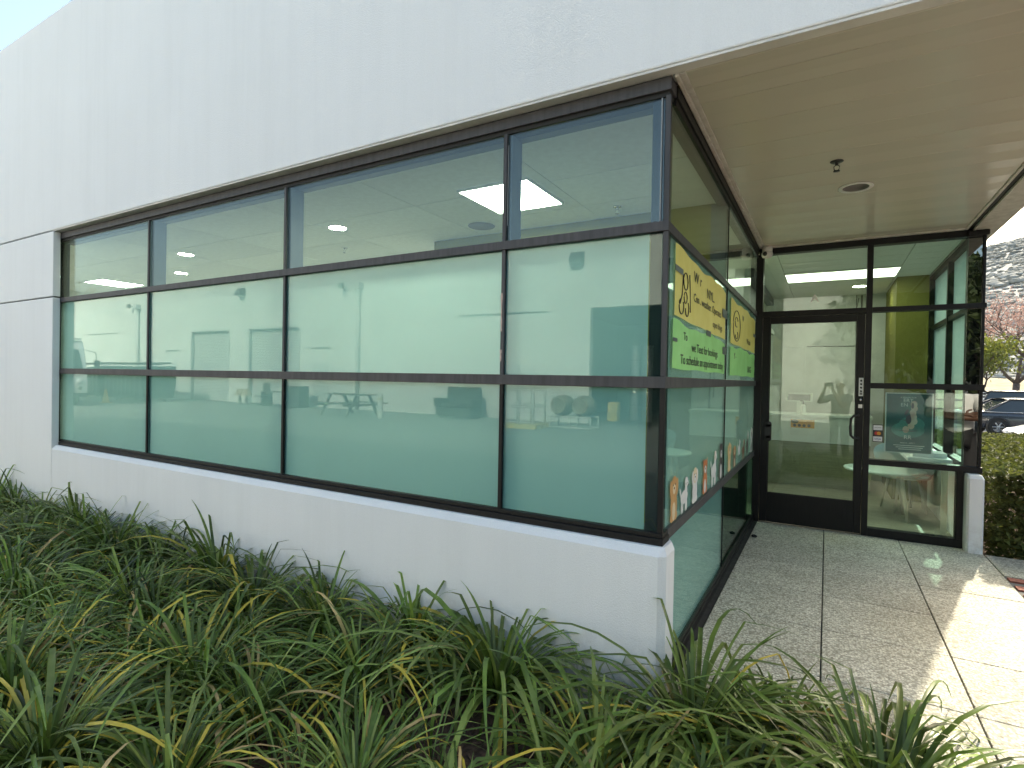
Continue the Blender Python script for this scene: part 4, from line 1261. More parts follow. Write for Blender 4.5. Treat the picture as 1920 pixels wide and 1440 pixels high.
def tree(name, label, loc, trunk, L, r, depth, seed, leafm, nleaf, lsize, spread=.55, group=None, scatter=.35):
    rr = random.Random(seed)
    t_ = thing(name, label, "tree", loc, group=group)
    m_ = MB(); tips = []
    m_.tube([(0, 0, -.2), (.02, .01, trunk * .5), (.05, 0, trunk)], [r * 1.3, r * 1.05, r], 10)
    for k in range(4):
        a_ = k * 1.57 + rr.uniform(-.4, .4)
        branch(m_, Vector((.05, 0, trunk)), Vector((math.cos(a_) * .75, math.sin(a_) * .75, .75)).normalized(), L, r * .62, depth, rr, tips, spread)
    m_.build("trunk", "bark", t_)
    c_ = MB(); ps = []
    for _ in range(nleaf):
        p, d = rr.choice(tips)
        ps.append((p.x + rr.gauss(0, scatter) - d.x * rr.random() * .5, p.y + rr.gauss(0, scatter) - d.y * rr.random() * .5, p.z + rr.gauss(0, scatter * .8)))
    leaf_cloud(c_, ps, lsize, rr, 1.0)
    c_.build("crown", leafm, t_)
    return t_
tree("flowering_tree", "sparse pink flowering tree behind the parked cars", (9.9, 38.6, 0.2), 1.5, 1.75, .16, 4, 3, "blossom", 5600, .060, .6, scatter=.42)
tree("flowering_tree", "taller pink-budded tree rising further up the grass bank", (14.2, 41.0, 0.6), 1.7, 1.9, .17, 4, 9, "blossom", 5200, .060, .6, scatter=.45)
tree("lime_tree", "small yellow-green leafy tree beside the dark corner glass", (6.6, 30.8, -.4), 1.3, 1.05, .09, 3, 5, "lime_leaf", 4200, .085, .5, scatter=.26)
tree("evergreen_tree", "dark evergreen tree standing across the car park", (16.5, 10.0, -.4), 2.0, 1.7, .2, 4, 12, "tree_leaf", 9000, .13, .55, scatter=.4)
tree("evergreen_tree", "dark evergreen tree at the car park edge nearer the street", (15.0, 1.5, -.3), 2.2, 1.8, .2, 4, 14, "tree_leaf", 9000, .13, .55, scatter=.4)
for k, (x_, y_, l_) in enumerate(((4.3, -14.6, "dense dark evergreen tree at the end of the warehouse"), (7.4, -13.8, "dense dark evergreen tree second from the warehouse end"), (11.0, -13.0, "dense dark evergreen tree between the street and the warehouse row"), (5.6, -18.5, "dense dark evergreen tree behind the two nearest the warehouse"), (11.5, -18.0, "dense dark evergreen tree at the back of the row"))):
    tree("evergreen_tree", l_, (x_, y_, -.16), .55, 1.9, .2, 4, 31 + k, "tree_leaf", 12000, .19, .62, scatter=.6)
fence = thing("rail_fence", "grey rail fence along the foot of the grass bank", "fence", (4, 39.3, -.42), rz=math.atan(.18))
for k in range(9):
    box("post", (k * 2.4, 0, 0), (k * 2.4 + .1, .1, 1.15), "fence_grey", fence)
for z_ in (.45, 1.0):
    box("rail", (0, .101, z_), (19.4, .14, z_ + .11), "fence_grey", fence)

def car(name, label, loc, rz, paint, suv=False, group="cars parked behind the hedge"):
    """car pointing to +x, length about 4.7"""
    t_ = thing(name, label, "car", loc, rz, group)
    L2, W2 = 2.35, .90
    H = 1.72 if suv else 1.44
    sh = .98 if suv else .90      # shoulder height
    st = [(-2.35, .70, .42, .82), (-2.25, .82, .30, sh + (.10 if suv else .04)), (-1.9, .88, .24, sh + .05), (-1.0, .905, .20, sh + .02), (0, .91, .19, sh), (.9, .905, .20, sh - .03),
          (1.35, .90, .22, sh - .06), (1.9, .87, .26, sh - .14), (2.2, .80, .30, sh - .24), (2.35, .66, .40, sh - .36)]
    b_ = MB(); ring = 14
    vs_ = []
    for x, w, zb, zt in st:
        prof_ = [(-w * .80, zb), (-w * .97, zb + .06), (-w, zb + .22), (-w * .99, zb + (zt - zb) * .72), (-w * .93, zt - .03), (-w * .80, zt + .005), (-w * .3, zt + .03)]
        prof_ = prof_ + [(-p[0], p[1]) for p in prof_[::-1]]
        vs_ += [(x, p[0], p[1]) for p in prof_]
    fs = [(i * ring + k, i * ring + (k + 1) % ring, (i + 1) * ring + (k + 1) % ring, (i + 1) * ring + k) for i in range(len(st) - 1) for k in range(ring)]
    fs += [tuple(range(ring))[::-1], tuple(range((len(st) - 1) * ring, len(st) * ring))]
    b_.add([(v[0], v[1], v[2]) for v in vs_], fs, 0, True)
    body = b_.build("body", paint, t_)
    md = body.modifiers.new("sub", 'SUBSURF'); md.levels = 1; md.render_levels = 2
    # greenhouse
    def cab(x0, x1, x2, x3, z0, z1, w0, w1, inset=0.0):
        return [(x0, -w0, z0), (x3, -w0, z0), (x3, w0, z0), (x0, w0, z0), (x1, -w1, z1), (x2, -w1, z1), (x2, w1, z1), (x1, w1, z1)]
    x0, x1, x2, x3 = (-2.15, -1.75, .35, 1.15) if suv else (-1.85, -.95, .30, 1.15)
    F = [(0, 3, 2, 1), (4, 5, 6, 7), (0, 1, 5, 4), (1, 2, 6, 5), (2, 3, 7, 6), (3, 0, 4, 7)]
    MB().add(cab(x0, x1, x2, x3, sh - .03, H - .06, .84, .64), F).build("window_glass", "car_glass", t_, .03)
    rf_ = MB()
    def rfn(u, v):
        x = x1 - .08 + (x2 - x1 + .16) * u; y = -.66 + 1.32 * v
        return (x, y, H - .055 + .05 * (1 - (2 * v - 1) ** 2) * 1 + .03 * (1 - (2 * u - 1) ** 2))
    rf_.grid(rfn, 10, 8)
    rf_.build("roof", paint, t_)
    for s_ in (-1, 1):
        pl = MB()
        for xa, xb in (((x0 - .02), x1), (x3 + .02, x2), (-.28, -.22)):
            pl.tube([(xa, s_ * .845, sh), ((xa + xb) / 2, s_ * .755, (sh + H) / 2 - .01), (xb, s_ * .655, H - .05)], .032, 6)
        pl.tube([(x1 - .05, s_ * .66, H - .05), (x2 + .05, s_ * .66, H - .05)], .03, 6)
        pl.build("pillar", paint, t_)
        MB().tube([(x0, s_ * .885, sh + .01), (x3, s_ * .875, sh - .02)], .012, 6).build("beltline", "chrome", t_)
        for xw in (-1.42, 1.42):
            wv = thing("wheel", None, None, (xw, s_ * .80, .33)); wv.parent = t_
            MB().lathe([(.20, -.11), (.30, -.11), (.335, -.08), (.335, .08), (.30, .11), (.20, .11)], 28, axis='y').build("tyre", "tyre", wv)
            rim = MB().lathe([(0, -.03), (.05, -.03), (.05, .03), (0, .03)], 12, (0, s_ * .08, 0), 'y')
            rim.lathe([(.195, -.09), (.215, -.09), (.215, .09), (.195, .09)], 24, axis='y')
            for k in range(6):
                a_ = k * math.pi / 3
                rim.tube([(0, s_ * .09, 0), (.2 * math.cos(a_), s_ * .09, .2 * math.sin(a_))], .022, 6)
            rim.build("rim", "steel", wv)
            arch = MB().lathe([(.34, -.02), (.40, -.02), (.40, .02), (.34, .02)], 28, (xw, s_ * .895, .33), 'y')
            arch.build("wheel_arch", "black_plastic", t_)
        MB().prism([(1.98, sh - .36), (2.30, sh - .42), (2.34, sh - .36), (2.22, sh - .26), (2.02, sh - .22)], 'y', s_ * .60, s_ * .835).build("headlight", "lamp_glass", t_, .02)
        MB().prism([(-2.34, sh - .28), (-2.20, sh - .28), (-2.20, sh - .10), (-2.32, sh - .10)], 'y', s_ * .58, s_ * .82).build("tail_light", "red_ink", t_, .02)
        MB().box((x3 - .30, s_ * .90, sh + .0), (x3 - .16, s_ * 1.05, sh + .12)).build("wing_mirror", paint, t_, .03)
        MB().box((-.30, s_ * .925, sh - .16), (-.12, s_ * .935, sh - .13)).build("door_handle", "chrome", t_, .004)
    gr = MB().prism([(-.42, sh - .62), (.42, sh - .62), (.50, sh - .40), (.40, sh - .34), (-.40, sh - .34), (-.50, sh - .40)], 'x', 2.30, 2.375)
    gr.build("grille", "black_plastic", t_, .01)
    MB().tube([(2.37, -.42, sh - .62), (2.38, -.50, sh - .40), (2.38, 0, sh - .33), (2.38, .50, sh - .40), (2.37, .42, sh - .62)], .015, 6).build("grille_trim", "chrome", t_)
    return t_
car("parked_car", "dark navy sedan parked side-on beyond the hedge", (7.6, 26.2, -.40), R(12), "car_navy")
car("parked_car", "black sport utility car parked behind the navy sedan", (8.6, 30.6, -.40), R(12), "car_black", True)
car("parked_car", "white sedan with its nose toward the hedge", (7.75, 19.0, -.40), R(190), "car_white")

# ------------------------------------------------------------------ across the alley (seen mirrored in the windows)
OY = -16.3
GZ = -0.15
ob = thing("warehouse", "long white warehouse with roller doors facing the office across the alley", "building", (0, OY, GZ))
def oz(z): return z - GZ
segs = [(-62, -32.65), (-28.82, -27.08), (-22.88, -6.97), (-2.6, 1.9)]
for a_, b_ in segs:
    box("wall", (a_, -.3, 0), (b_, 0, 7.05), "opp_wall", ob)
box("wall", (-32.65, -.3, oz(4.0)), (-28.82, 0, 7.049), "opp_wall", ob)
box("wall", (-27.08, -.3, oz(4.0)), (-22.88, 0, 7.049), "opp_wall", ob)
box("wall", (-6.97, -.3, oz(4.12)), (-2.6, 0, 7.049), "opp_wall", ob)
box("side_wall", (-62, -20, 0), (-61.7, -.301, 7.04), "opp_wall", ob)
box("side_wall", (1.6, -20, 0), (1.9, -.301, 7.04), "opp_wall", ob)
box("roof", (-61.6, -20, 6.6), (1.59, -.31, 6.8), "opp_wall", ob)
for a_, b_ in ((-32.65, -28.82), (-27.08, -22.88)):
    rd = MB()
    nsl = 48
    for k in range(nsl):
        z0 = 4.15 * k / nsl; z1 = 4.15 * (k + 1) / nsl
        rd.add([(a_ + .002, -.20, z0), (b_ - .002, -.20, z0), (b_ - .002, -.17, (z0 + z1) / 2), (a_ + .002, -.17, (z0 + z1) / 2), (b_ - .002, -.20, z1), (a_ + .002, -.20, z1)], [(0, 1, 2, 3), (3, 2, 4, 5)])
    rd.build("roller_door", "opp_roller", ob)
    fr = MB().box((a_ - .02, .001, 0), (a_ + .10, .04, 4.16)).box((b_ - .10, .001, 0), (b_ + .02, .04, 4.16)).box((a_ + .101, .001, 4.05), (b_ - .101, .04, 4.16))
    fr.build("door_frame", "opp_roller", ob)
bay = MB()
bay.box((-9, -9, -.01), (-1.8, -.31, .004)).box((-9, -9.2, 0), (-1.8, -9, 4.6)).box((-9.2, -9, 0), (-9, -.31, 4.6)).box((-1.8, -9, 0), (-1.6, -.31, 4.6)).box((-9, -9, 4.5), (-1.8, -.31, 4.6))
bay.build("loading_bay", "opp_dark", ob)
for x_ in (-34.6, -21.3):
    d_ = box("man_door", (x_ - .55, .001, 0), (x_ + .55, .03, 2.2), "opp_roller", ob)
    MB().tube([(x_ + .42, .031, 1.05), (x_ + .42, .09, 1.05), (x_ + .30, .09, 1.05)], .02, 6).build("handle", "steel", d_)
    box("canopy_rail", (x_ - .7, .001, 2.96), (x_ + .7, .06, 3.0), "fence_grey", ob)
for x_ in (-38.6, -18.66):
    MB().tube([(x_, .12, 0), (x_, .12, 5.7)], .10, 8).box((x_ - .22, .0, 5.7), (x_ + .22, .3, 6.0)).build("downspout", "opp_roller", ob)
for x_ in (-43.5, -10.8):
    box("wall_rail", (x_ - 2.1, .001, 4.20), (x_ + 2.1, .05, 4.24), "fence_grey", ob)
for x_ in (-48.0, -27.64, -7.48):
    t = thing("wall_light", "boxy flood light high on the warehouse wall", "wall light", (x_, OY + .002, 5.75), group="flood lights on the warehouse")
    MB().prism([(0, 0), (.36, .05), (.36, .22), (.18, .44), (0, .44)], 'x', -.24, .24).build("housing", "fence_grey", t)
    MB().prism([(.03, -.03), (.33, .02), (.33, .048), (.03, -.002)], 'x', -.2, .2).build("lens", "lamp_glass", t)
# small security flood pair
for x_ in (-39.3, -19.6):
    t = thing("flood_lamp", "small twin-bracket flood lamp beside a warehouse downspout", "flood lamp", (x_, OY + .002, 5.75), group="small flood lamps")
    MB().tube([(0, 0, 0), (0, .25, .02)], .025, 6).build("bracket", "steel", t)
    MB().box((-.14, .25, -.12), (.14, .40, .14)).build("head", "fence_grey", t, .02)

# delivery truck with boxy nose
t = thing("box_truck", "white boxy step van parked across the alley", "truck", (-28.8, -8.35, GZ))
tk = MB()
tk.prism([(-6.2, .55), (-.05, .55), (0, 1.05), (-.10, 1.55), (-.42, 2.65), (-.62, 3.0), (-6.2, 3.05)], 'y', -1.1, 1.1)
tk.build("body", "car_white", t, .05)
MB().add([(-.085, -.92, 1.60), (-.085, .92, 1.60), (-.405, .86, 2.58), (-.405, -.86, 2.58)], [(0, 1, 2, 3)]).build("windscreen", "car_glass", t).location = (.012, 0, .004)
box("wiper_post", (-.25, -.02, 1.6), (-.225, .02, 2.55), "car_white", t)
box("grille", (.003, -.45, .72), (.03, .45, 1.30), "black_plastic", t, .03)
for s_ in (-1, 1):
    MB().lathe([(0, .04), (.11, .035), (.13, 0), (.13, -.04)], 18, (-.01, s_ * .78, 1.14), 'x').build("headlight", "lamp_glass", t)
    MB().lathe([(0, .03), (.08, .028), (.09, 0), (.09, -.04)], 14, (-.015, s_ * .78, .83), 'x').build("indicator", "fence_grey", t)
    MB().tube([(-.45, s_ * 1.1, 2.6), (.15, s_ * 1.32, 2.45), (.15, s_ * 1.36, 1.75)], .018, 6).box((.10, s_ * 1.27, 1.65), (.18, s_ * 1.47, 2.1)).build("mirror", "black_plastic", t)
    for xw in (-1.2, -4.8):
        MB().lathe([(.1, -.13), (.40, -.13), (.46, -.09), (.46, .09), (.40, .13), (.1, .13)], 24, (xw, s_ * .95, .46), 'y').build("wheel", "tyre", t)
box("bumper", (-.1, -1.08, .42), (.12, 1.08, .60), "black_plastic", t, .03)
box("roof_rack", (-1.6, -1.0, 3.03), (-.5, 1.0, 3.12), "car_white", t)

def dumpster(x, y, label):
    t_ = thing("dumpster", label, "dumpster", (x, y, GZ), group=None)
    d_ = MB()
    d_.prism([(-.75, .18), (.75, .18), (.88, .9), (.88, 1.65), (-.88, 1.95), (-.88, .9)], 'x', -1.9, 1.9)
    d_.build("bin", "dumpster_paint", t_)
    for k in range(9):
        box("rib", (-1.85 + k * .45, .885, .35), (-1.77 + k * .45, .93, 1.62), "fence_grey", t_)
    box("lid", (-1.92, -.9, 1.99), (1.92, -.2, 2.06), "black_plastic", t_).rotation_euler = (R(-8), 0, 0)
    for sx in (-1.5, 1.5):
        for sy in (-.5, .5):
            MB().lathe([(0, -.04), (.09, -.04), (.09, .04), (0, .04)], 12, (sx, sy, .09), 'y').build("caster", "tyre", t_)
dumpster(-37.0, -13.4, "dark green dumpster beside the white step van")
dumpster(-32.4, -13.4, "dark green dumpster next to the first roller door")
for k, (x_, y_, l_) in enumerate(((-35.6, -11.6, "faded traffic cone nearest the white step van"), (-34.8, -11.4, "faded traffic cone between the step van and the yellow cone"), (-31.2, -11.2, "bright yellow traffic cone in front of the dumpster"))):
    t = thing("traffic_cone", l_, "traffic cone", (x_, y_, GZ))
    MB().lathe([(.17, .03), (.05, .66), (.035, .72), (0, .72)], 18).build("cone", "cone_orange" if k == 2 else "opp_roller", t)
    box("base", (-.22, -.22, 0), (.22, .22, .035), "cone_orange" if k == 2 else "opp_roller", t, .01)
for k, (x_, l_) in enumerate(((-26.0, "table lamp with tan shade standing beside its pair"), (-25.45, "table lamp with tan shade next to the office chair"))):
    t = thing("table_lamp", l_, "lamp", (x_, -15.1, GZ))
    MB().lathe([(.14, 0), (.15, .03), (.05, .08), (.09, .25), (.05, .40), (.02, .50), (.02, .58), (0, .58)], 14).build("base", "upholstery", t)
    MB().lathe([(.28, .48), (.14, .82), (.135, .82), (.27, .48)], 18).build("shade", "lamp_shade", t)
t = thing("office_chair", "dark office chair standing by the roller door", "chair", (-23.9, -14.9, GZ))
box("seat", (-.28, -.28, .46), (.28, .28, .55), "upholstery", t, .03)
box("backrest", (-.26, -.30, .60), (.26, -.22, 1.15), "upholstery", t, .03)
MB().tube([(0, 0, .12), (0, 0, .46)], .03, 8).build("column", "steel", t)
for k in range(5):
    a_ = R(72 * k)
    MB().tube([(0, 0, .13), (.32 * math.cos(a_), .32 * math.sin(a_), .05)], .022, 6).build("leg", "black_plastic", t)
t = thing("desk", "dark desk with clutter outside the roller door", "desk", (-23.0, -15.2, GZ))
box("top", (-1.0, -.35, .70), (1.0, .35, .75), "old_wood", t)
box("side_panel", (-.98, -.33, 0), (-.93, .33, .698), "old_wood", t)
box("side_panel", (.93, -.33, 0), (.98, .33, .698), "old_wood", t)
t = thing("cabinet", "dark low cabinet beside the desk at the warehouse wall", "cabinet", (-21.75, -15.3, GZ))
box("carcass", (-.45, -.3, .04), (.45, .3, 1.05), "upholstery", t, .02)
box("plinth", (-.42, -.27, 0), (.42, .27, .039), "black_plastic", t)

t = thing("picnic_table", "weathered wooden picnic table on the asphalt before the warehouse", "picnic table", (-16.1, -13.3, GZ), rz=R(6))
t.scale = (1.25, 1.15, 1.15)
for k in range(5):
    box("top_plank", (-.95, -.36 + k * .147, .72), (.95, -.36 + k * .147 + .138, .76), "old_wood", t)
for s_ in (-1, 1):
    for k in range(2):
        box("seat_plank", (-.95, s_ * .72 + (k - 1) * .147, .43), (.95, s_ * .72 + (k - 1) * .147 + .138, .47), "old_wood", t)
    xb = s_ * .65
    for q in (-1, 1):
        MB().add([(xb - .02, q * .22, .719), (xb + .02, q * .22, .719), (xb + .02, q * .33, .719), (xb - .02, q * .33, .719), (xb - .02, q * .62, 0), (xb + .02, q * .62, 0), (xb + .02, q * .74, 0), (xb - .02, q * .74, 0)],
                 [(0, 3, 2, 1), (4, 5, 6, 7), (0, 1, 5, 4), (1, 2, 6, 5), (2, 3, 7, 6), (3, 0, 4, 7)]).build("leg", "old_wood", t)
    box("cross_bar", (xb + .021, -.86, .36), (xb + .06, .86, .429), "old_wood", t)
t = thing("bollard", "grey steel bollard next to the picnic table", "bollard", (-14.1, -12.95, GZ))
MB().lathe([(.10, 0), (.10, .86), (.07, .93), (0, .95)], 16).build("post", "rack_white", t)
MB().lathe([(.105, .70), (.105, .80)], 16).build("band", "pallet_yellow", t)
t = thing("armchair", "old dark upholstered armchair against the warehouse wall", "armchair", (-12.1, -15.3, GZ))
box("base", (-.85, -.4, .10), (.85, .45, .42), "upholstery", t, .05)
box("seat_cushion", (-.6, -.3, .425), (.6, .47, .58), "upholstery", t, .05)
box("backrest", (-.8, -.48, .43), (.8, -.22, 1.22), "upholstery", t, .08)
for s_ in (-1, 1):
    box("armrest", (s_ * .62, -.21, .43), (s_ * .95, .48, .78), "upholstery", t, .06)
    box("foot", (s_ * .75 - .04, -.3, 0), (s_ * .75 + .04, .3, .099), "old_wood", t)

t = thing("pallet", "yellow plastic pallet carrying the white keg rack", "pallet", (-7.95, -13.25, GZ))
for k in range(3):
    box("runner", (-.6, -.5 + k * .42, 0), (.6, -.36 + k * .42, .11), "pallet_yellow", t)
for k in range(6):
    box("deck_board", (-.6 + k * .2, -.5, .111), (-.42 + k * .2, .48, .14), "pallet_yellow", t)
t = thing("bottle_rack", "white wire rack stacked on the yellow pallet", "rack", (-7.95, -13.25, GZ + .145))
for x_ in (-.55, -.02, .5):
    for y_ in (-.4, .4):
        MB().tube([(x_, y_, 0), (x_, y_, 1.85)], .03, 6).build("upright", "rack_white", t)
for z_ in (.05, .55, .62, 1.1, 1.17, 1.62):
    MB().tube([(-.58, -.4, z_), (.53, -.4, z_)], .028, 6).tube([(-.58, .4, z_), (.53, .4, z_)], .028, 6).build("rail", "rack_white", t)
def cask(m_, at):
    m_.lathe([(0, -.44), (.23, -.44), (.26, -.46), (.28, -.40), (.34, -.15), (.35, 0), (.34, .15), (.28, .40), (.26, .46), (.23, .44), (0, .44)], 20, at, 'y')
def rack_stand(x, label):
    t_ = thing("barrel_rack", label, "rack", (x, -14.0, GZ))
    for x_ in (-.72, 0, .72):
        for y_ in (-.35, .35):
            MB().tube([(x_, y_, 0), (x_, y_, .42)], .03, 6).build("upright", "rack_white", t_)
    for z_ in (.05, .40):
        for y_ in (-.35, .35):
            MB().tube([(-.75, y_, z_), (.75, y_, z_)], .03, 6).build("rail", "rack_white", t_)
rack_stand(-6.55, "white metal cradle under two oak barrels")
for k, (x_, l_) in enumerate(((-6.95, "oak barrel on the white cradle beside the keg rack"), (-6.18, "oak barrel on the white cradle beside the open bay"))):
    t = thing("barrel", l_, "barrel", (x_, -14.0, GZ + .76))
    m_ = MB(); cask(m_, (0, 0, 0)); m_.build("staves", "oak", t)
    for h_ in (-.30, -.14, .14, .30):
        rr_ = .352 - .12 * (abs(h_) / .3) ** 2 * .35
        MB().lathe([(rr_ - .012, h_ - .022), (rr_, h_ - .022), (rr_, h_ + .022), (rr_ - .012, h_ + .022)], 20, (0, 0, 0), 'y').build("hoop", "steel", t)
for k in range(5):
    for j in range(2):
        t = thing("keg", "steel beer keg in the tall stack inside the open bay", "keg", (-5.95 + j * .50, -18.6, GZ + .002 + k * .60), group="stacked kegs")
        MB().lathe([(0, 0), (.19, 0), (.21, .03), (.20, .09), (.205, .19), (.205, .40), (.20, .50), (.21, .56), (.19, .59), (.17, .59), (.17, .52), (0, .52)], 18).build("shell", "steel", t)
t = thing("stacked_crates", "pair of yellow crates stacked in the open bay", "crates", (-6.65, -18.2, GZ + .002))
box("crate", (-.2, -.2, 0), (.2, .2, .36), "pallet_yellow", t, .01)
box("crate", (-.19, -.19, .365), (.2, .2, .74), "pallet_yellow", t, .01)

# palm rising beyond the warehouse roof
t = thing("palm_tree", "fan palm showing its crown above the warehouse roof", "tree", (-84.0, -31.0, GZ))
MB().tube([(0, 0, 0), (.2, 0, 5), (.1, .1, 10.8)], [.32, .24, .22], 10).build("trunk", "bark", t)
pc = MB()
for k in range(46):
    a_ = rnd.uniform(0, 6.28); e_ = rnd.uniform(-.6, 1.2); L = rnd.uniform(1.6, 2.3)
    p0 = Vector((.1, .1, 10.8)); d_ = Vector((math.cos(a_) * math.cos(e_), math.sin(a_) * math.cos(e_), math.sin(e_)))
    tip = p0 + d_ * L
    side = d_.cross(Vector((0, 0, 1))).normalized()
    for j in range(9):
        w_ = (j - 4) * .16
        dd = (d_ * math.cos(w_) + side * math.sin(w_)).normalized()
        e2 = tip + dd * .9 - Vector((0, 0, .28 + .1 * abs(j - 4)))
        pc.add([tip - side * .03, tip + side * .03, e2], [(0, 1, 2)])
        pc.tone += [rnd.random()] * 3
    pc.add([p0 - side * .02, p0 + side * .02, tip + side * .02, tip - side * .02], [(0, 1, 2, 3)]); pc.tone += [.5] * 4
pc.build("crown", "palm_leaf", t)

# ------------------------------------------------------------------ people
def skin(name, nodes, edges, root, mat, parent, sub=1):
    bm = bmesh.new()
    lay = bm.verts.layers.skin.verify()
    vv = {}
    for k, (p, r_) in nodes.items():
        v = bm.verts.new(p)
        v[lay].radius = (r_, r_) if not isinstance(r_, tuple) else r_
        vv[k] = v
    vv[root][lay].use_root = True
    for a_, b_ in edges:
        bm.edges.new((vv[a_], vv[b_]))
    me = bpy.data.meshes.new(name)
    bm.to_mesh(me); bm.free()
    me.materials.append(M[mat])
    o = bpy.data.objects.new(name, me)
    col.objects.link(o); o.parent = parent
    md = o.modifiers.new("skin", 'SKIN'); md.use_smooth_shade = True; md.branch_smoothing = .6
    md = o.modifiers.new("sub", 'SUBSURF'); md.levels = sub; md.render_levels = sub + 1
    return o

def hand(nodes, edges, pre, wrist, dirv, thumb_side, up_, s=1.0, curl=.6):
    d_ = Vector(dirv).normalized(); t_ = Vector(thumb_side).normalized(); u_ = Vector(up_).normalized()
    w_ = Vector(wrist)
    palm = w_ + d_ * .055 * s
    nodes[pre + "p"] = (palm, (.028 * s, .020 * s))
    edges.append((pre + "w", pre + "p"))
    for k, (off, ln) in enumerate(((.026, .070), (.009, .080), (-.009, .075), (-.026, .058))):
        b0 = palm + d_ * .040 * s + t_ * off * s
        m0 = b0 + (d_ * math.cos(curl) - u_ * math.sin(curl)) * ln * .5 * s
        e0 = m0 + (d_ * math.cos(curl * 2) - u_ * math.sin(curl * 2)) * ln * .5 * s
        for q, pt in (("a", b0), ("b", m0), ("c", e0)):
            nodes[f"{pre}{k}{q}"] = (pt, .0088 * s if q != "c" else .0075 * s)
        edges += [(pre + "p", f"{pre}{k}a"), (f"{pre}{k}a", f"{pre}{k}b"), (f"{pre}{k}b", f"{pre}{k}c")]
    b0 = palm - d_ * .012 * s + t_ * .036 * s
    m0 = b0 + (d_ * .6 + t_ * .5 - u_ * .3).normalized() * .032 * s
    e0 = m0 + (d_ * .8 + t_ * .1 - u_ * .4).normalized() * .028 * s
    nodes[pre + "t0"] = (b0, .0115 * s); nodes[pre + "t1"] = (m0, .0100 * s); nodes[pre + "t2"] = (e0, .0085 * s)
    edges += [(pre + "p", pre + "t0"), (pre + "t0", pre + "t1"), (pre + "t1", pre + "t2")]

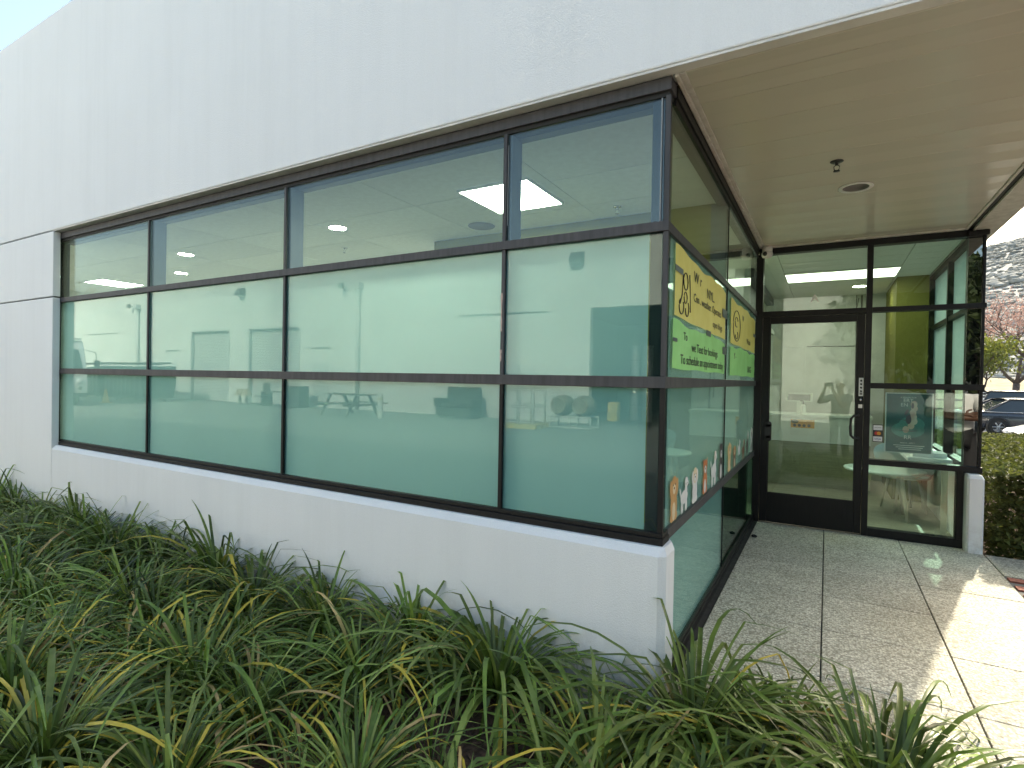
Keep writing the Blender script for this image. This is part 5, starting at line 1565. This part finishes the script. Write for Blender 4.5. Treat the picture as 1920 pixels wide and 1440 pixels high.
def person(label, loc, rz, arms, skin_m, shirt_m, hair=True, h=1.70, belly=1.0, look=0.0):
    """figure facing +y in local space, feet on z = 0; arms = dict(L=(elbow, wrist, hand dir, thumb, up), R=...)"""
    t_ = thing("person", label, "person", loc, rz)
    k = h / 1.70
    N, E = {}, []
    def n(name, p, r_): N[name] = (Vector(p) * k, r_ * k if not isinstance(r_, tuple) else (r_[0] * k, r_[1] * k))
    n("pelvis", (0, 0, .92), (.125, .105)); n("waist", (0, .01, 1.06), (.115, .100)); n("chest", (0, .0, 1.27), (.130, .105))
    n("collar", (0, -.01, 1.40), (.09, .075)); n("neck", (0, .005, 1.46), .052); n("jaw", (0, .03, 1.53), .068); n("skull", (0, .015, 1.61), (.077, .092)); n("crown", (0, .005, 1.665), (.055, .065))
    n("nose", (0, .118, 1.575), .013); n("earL", (-.078, .005, 1.58), .016); n("earR", (.078, .005, 1.58), .016)
    E += [("pelvis", "waist"), ("waist", "chest"), ("chest", "collar"), ("collar", "neck"), ("neck", "jaw"), ("jaw", "skull"), ("skull", "crown"), ("skull", "nose"), ("skull", "earL"), ("skull", "earR")]
    for s_, q in ((-1, "L"), (1, "R")):
        n("hip" + q, (s_ * .10, 0, .86), .092); n("knee" + q, (s_ * .115, .02, .48), .060); n("calf" + q, (s_ * .12, -.01, .33), .056); n("ank" + q, (s_ * .125, -.02, .085), .038)
        n("toe" + q, (s_ * .14, .15, .035), (.042, .028)); n("heel" + q, (s_ * .125, -.05, .035), .034)
        E += [("pelvis", "hip" + q), ("hip" + q, "knee" + q), ("knee" + q, "calf" + q), ("calf" + q, "ank" + q), ("ank" + q, "toe" + q), ("ank" + q, "heel" + q)]
        n("sh" + q, (s_ * .185, -.01, 1.365), .066)
        el, wr, hd_, th_, up_ = arms[q]
        N["el" + q] = (Vector(el), .044); N[q + "w"] = (Vector(wr), .028)
        mid = (Vector(el) * .62 + Vector(wr) * .38); N["fa" + q] = (mid, .042)
        E += [("chest", "sh" + q), ("sh" + q, "el" + q), ("el" + q, "fa" + q), ("fa" + q, q + "w")]
        hand(N, E, q, wr, hd_, th_, up_)
    skin("body", N, E, "pelvis", skin_m, t_)
    # shirt
    S, SE_ = {}, []
    for a_ in ("pelvis", "waist", "chest"):
        p, r_ = N[a_]; q_ = {"pelvis": (1.38 * belly, 1.36 * belly), "waist": (1.36 * belly, 1.34 * belly), "chest": (1.36, 1.30)}[a_]; S[a_] = (p - Vector((0, 0, .10 if a_ == "pelvis" else 0)), (r_[0] * q_[0], r_[1] * q_[1]))
    S["col"] = (N["collar"][0] - Vector((0, 0, .01)), (.100, .085))
    SE_ += [("pelvis", "waist"), ("waist", "chest"), ("chest", "col")]
    for q in ("L", "R"):
        S["sh" + q] = (N["sh" + q][0], .090)
        S["sl" + q] = (N["sh" + q][0] * .25 + N["el" + q][0] * .75, .076)
        SE_ += [("chest", "sh" + q), ("sh" + q, "sl" + q)]
    skin("shirt", S, SE_, "pelvis", shirt_m, t_)
    P, PE = {}, []
    P["pelvis"] = (N["pelvis"][0] - Vector((0, 0, .05)), (.148, .122))
    for q in ("L", "R"):
        P["hip" + q] = (N["hip" + q][0], .106); P["knee" + q] = (N["knee" + q][0], .078); P["ank" + q] = (N["ank" + q][0] + Vector((0, 0, .01)), .062)
        PE += [("pelvis", "hip" + q), ("hip" + q, "knee" + q), ("knee" + q, "ank" + q)]
        MB().grid(lambda u, v, q=q: tuple(N["toe" + q][0] * (1 - u) + N["heel" + q][0] * u + Vector((0, 0, 0)) + Vector((.052 * math.cos(6.283 * v), 0, .036 * math.sin(6.283 * v) + .006)) * (.55 + .45 * math.sin(3.14 * min(.95, max(.12, u))))), 6, 10).build("shoe", "black_plastic", t_)
    skin("trousers", P, PE, "pelvis", "trousers", t_)
    hm_ = MB()
    c_ = Vector((0, .008, 1.615)) * k
    def hf(u, v):
        a_ = 6.283 * u; e_ = R(90) * v
        return tuple(c_ + Vector((.088 * math.cos(a_) * math.cos(e_), (.104 * math.sin(a_) - (.012 if math.sin(a_) > 0 else 0)) * math.cos(e_), .098 * math.sin(e_) + (.0 if math.sin(a_) < .3 else .035 * (1 - v)))) * k)
    if hair:
        hm_.grid(hf, 24, 8); hm_.build("hair", "hair_dark", t_)
    for s_ in (-1, 1):
        MB().lathe([(0, -.006), (.008, -.004), (.011, 0), (.008, .005), (0, .007)], 10, tuple(Vector((s_ * .033, .098, 1.60)) * k), 'y').build("eye", "hair_dark", t_)
    MB().tube([Vector((-.026, .098, 1.535)) * k, Vector((0, .106, 1.533)) * k, Vector((.026, .098, 1.535)) * k], .0055, 6).build("mouth", "dog_brown", t_)
    return t_

# photographer: stands right behind the lens, both hands on a phone
view = Vector((-0.4994, 0.8663, 0.0))
right = Vector((0.8663, 0.4994, 0.0))
ph_c = CAM - view * 0.022 + right * 0.03
base = Vector((0.90, -3.02, GZ))
rz_p = math.atan2(-view.x, view.y)
inv = Matrix.Rotation(-rz_p, 3, 'Z')
def loc_(p): return inv @ (Vector(p) - base)
pl = loc_(ph_c)
person("bald man in a grey shirt holding up a phone with both hands", base, rz_p,
       dict(L=(Vector((-.36, .16, 1.22)), pl + Vector((-.115, -.045, -.10)), (0.25, .12, 1), (0.9, .1, .1), (-.5, -.8, 0)),
            R=(Vector((.20, .30, 1.16)), pl + Vector((.05, -.055, -.13)), (-.15, .12, 1), (-0.9, .2, .1), (.5, -.8, 0))),
       "skin_tan", "shirt_grey", hair=False, h=1.70, belly=1.18)
t = thing("phone", "dark phone held up horizontally by the bald man", "phone", ph_c - Vector((0, 0, 0)), rz=rz_p)
box("case", (-.085, -.012, -.040), (.075, -.003, .038), "phone", t, .004)
box("screen", (-.080, -.0128, -.036), (.070, -.0121, .034), "car_glass", t)
# companion on the brick path with folded arms
person("person in a pale grey t-shirt and black trousers with folded arms on the paving", Vector((2.03, 1.60, 0.0)), R(8),
       dict(L=(Vector((-.26, .14, 1.10)), Vector((.04, .235, 1.13)), (1, .05, .05), (0, 0, 1), (0, 1, 0)),
            R=(Vector((.26, .14, 1.10)), Vector((-.03, .275, 1.09)), (-1, .05, .1), (0, 0, 1), (0, 1, 0))),
       "skin_brown", "shirt_pale", hair=True, h=1.67, belly=1.2).scale = (1.10, 1.08, 1.0)
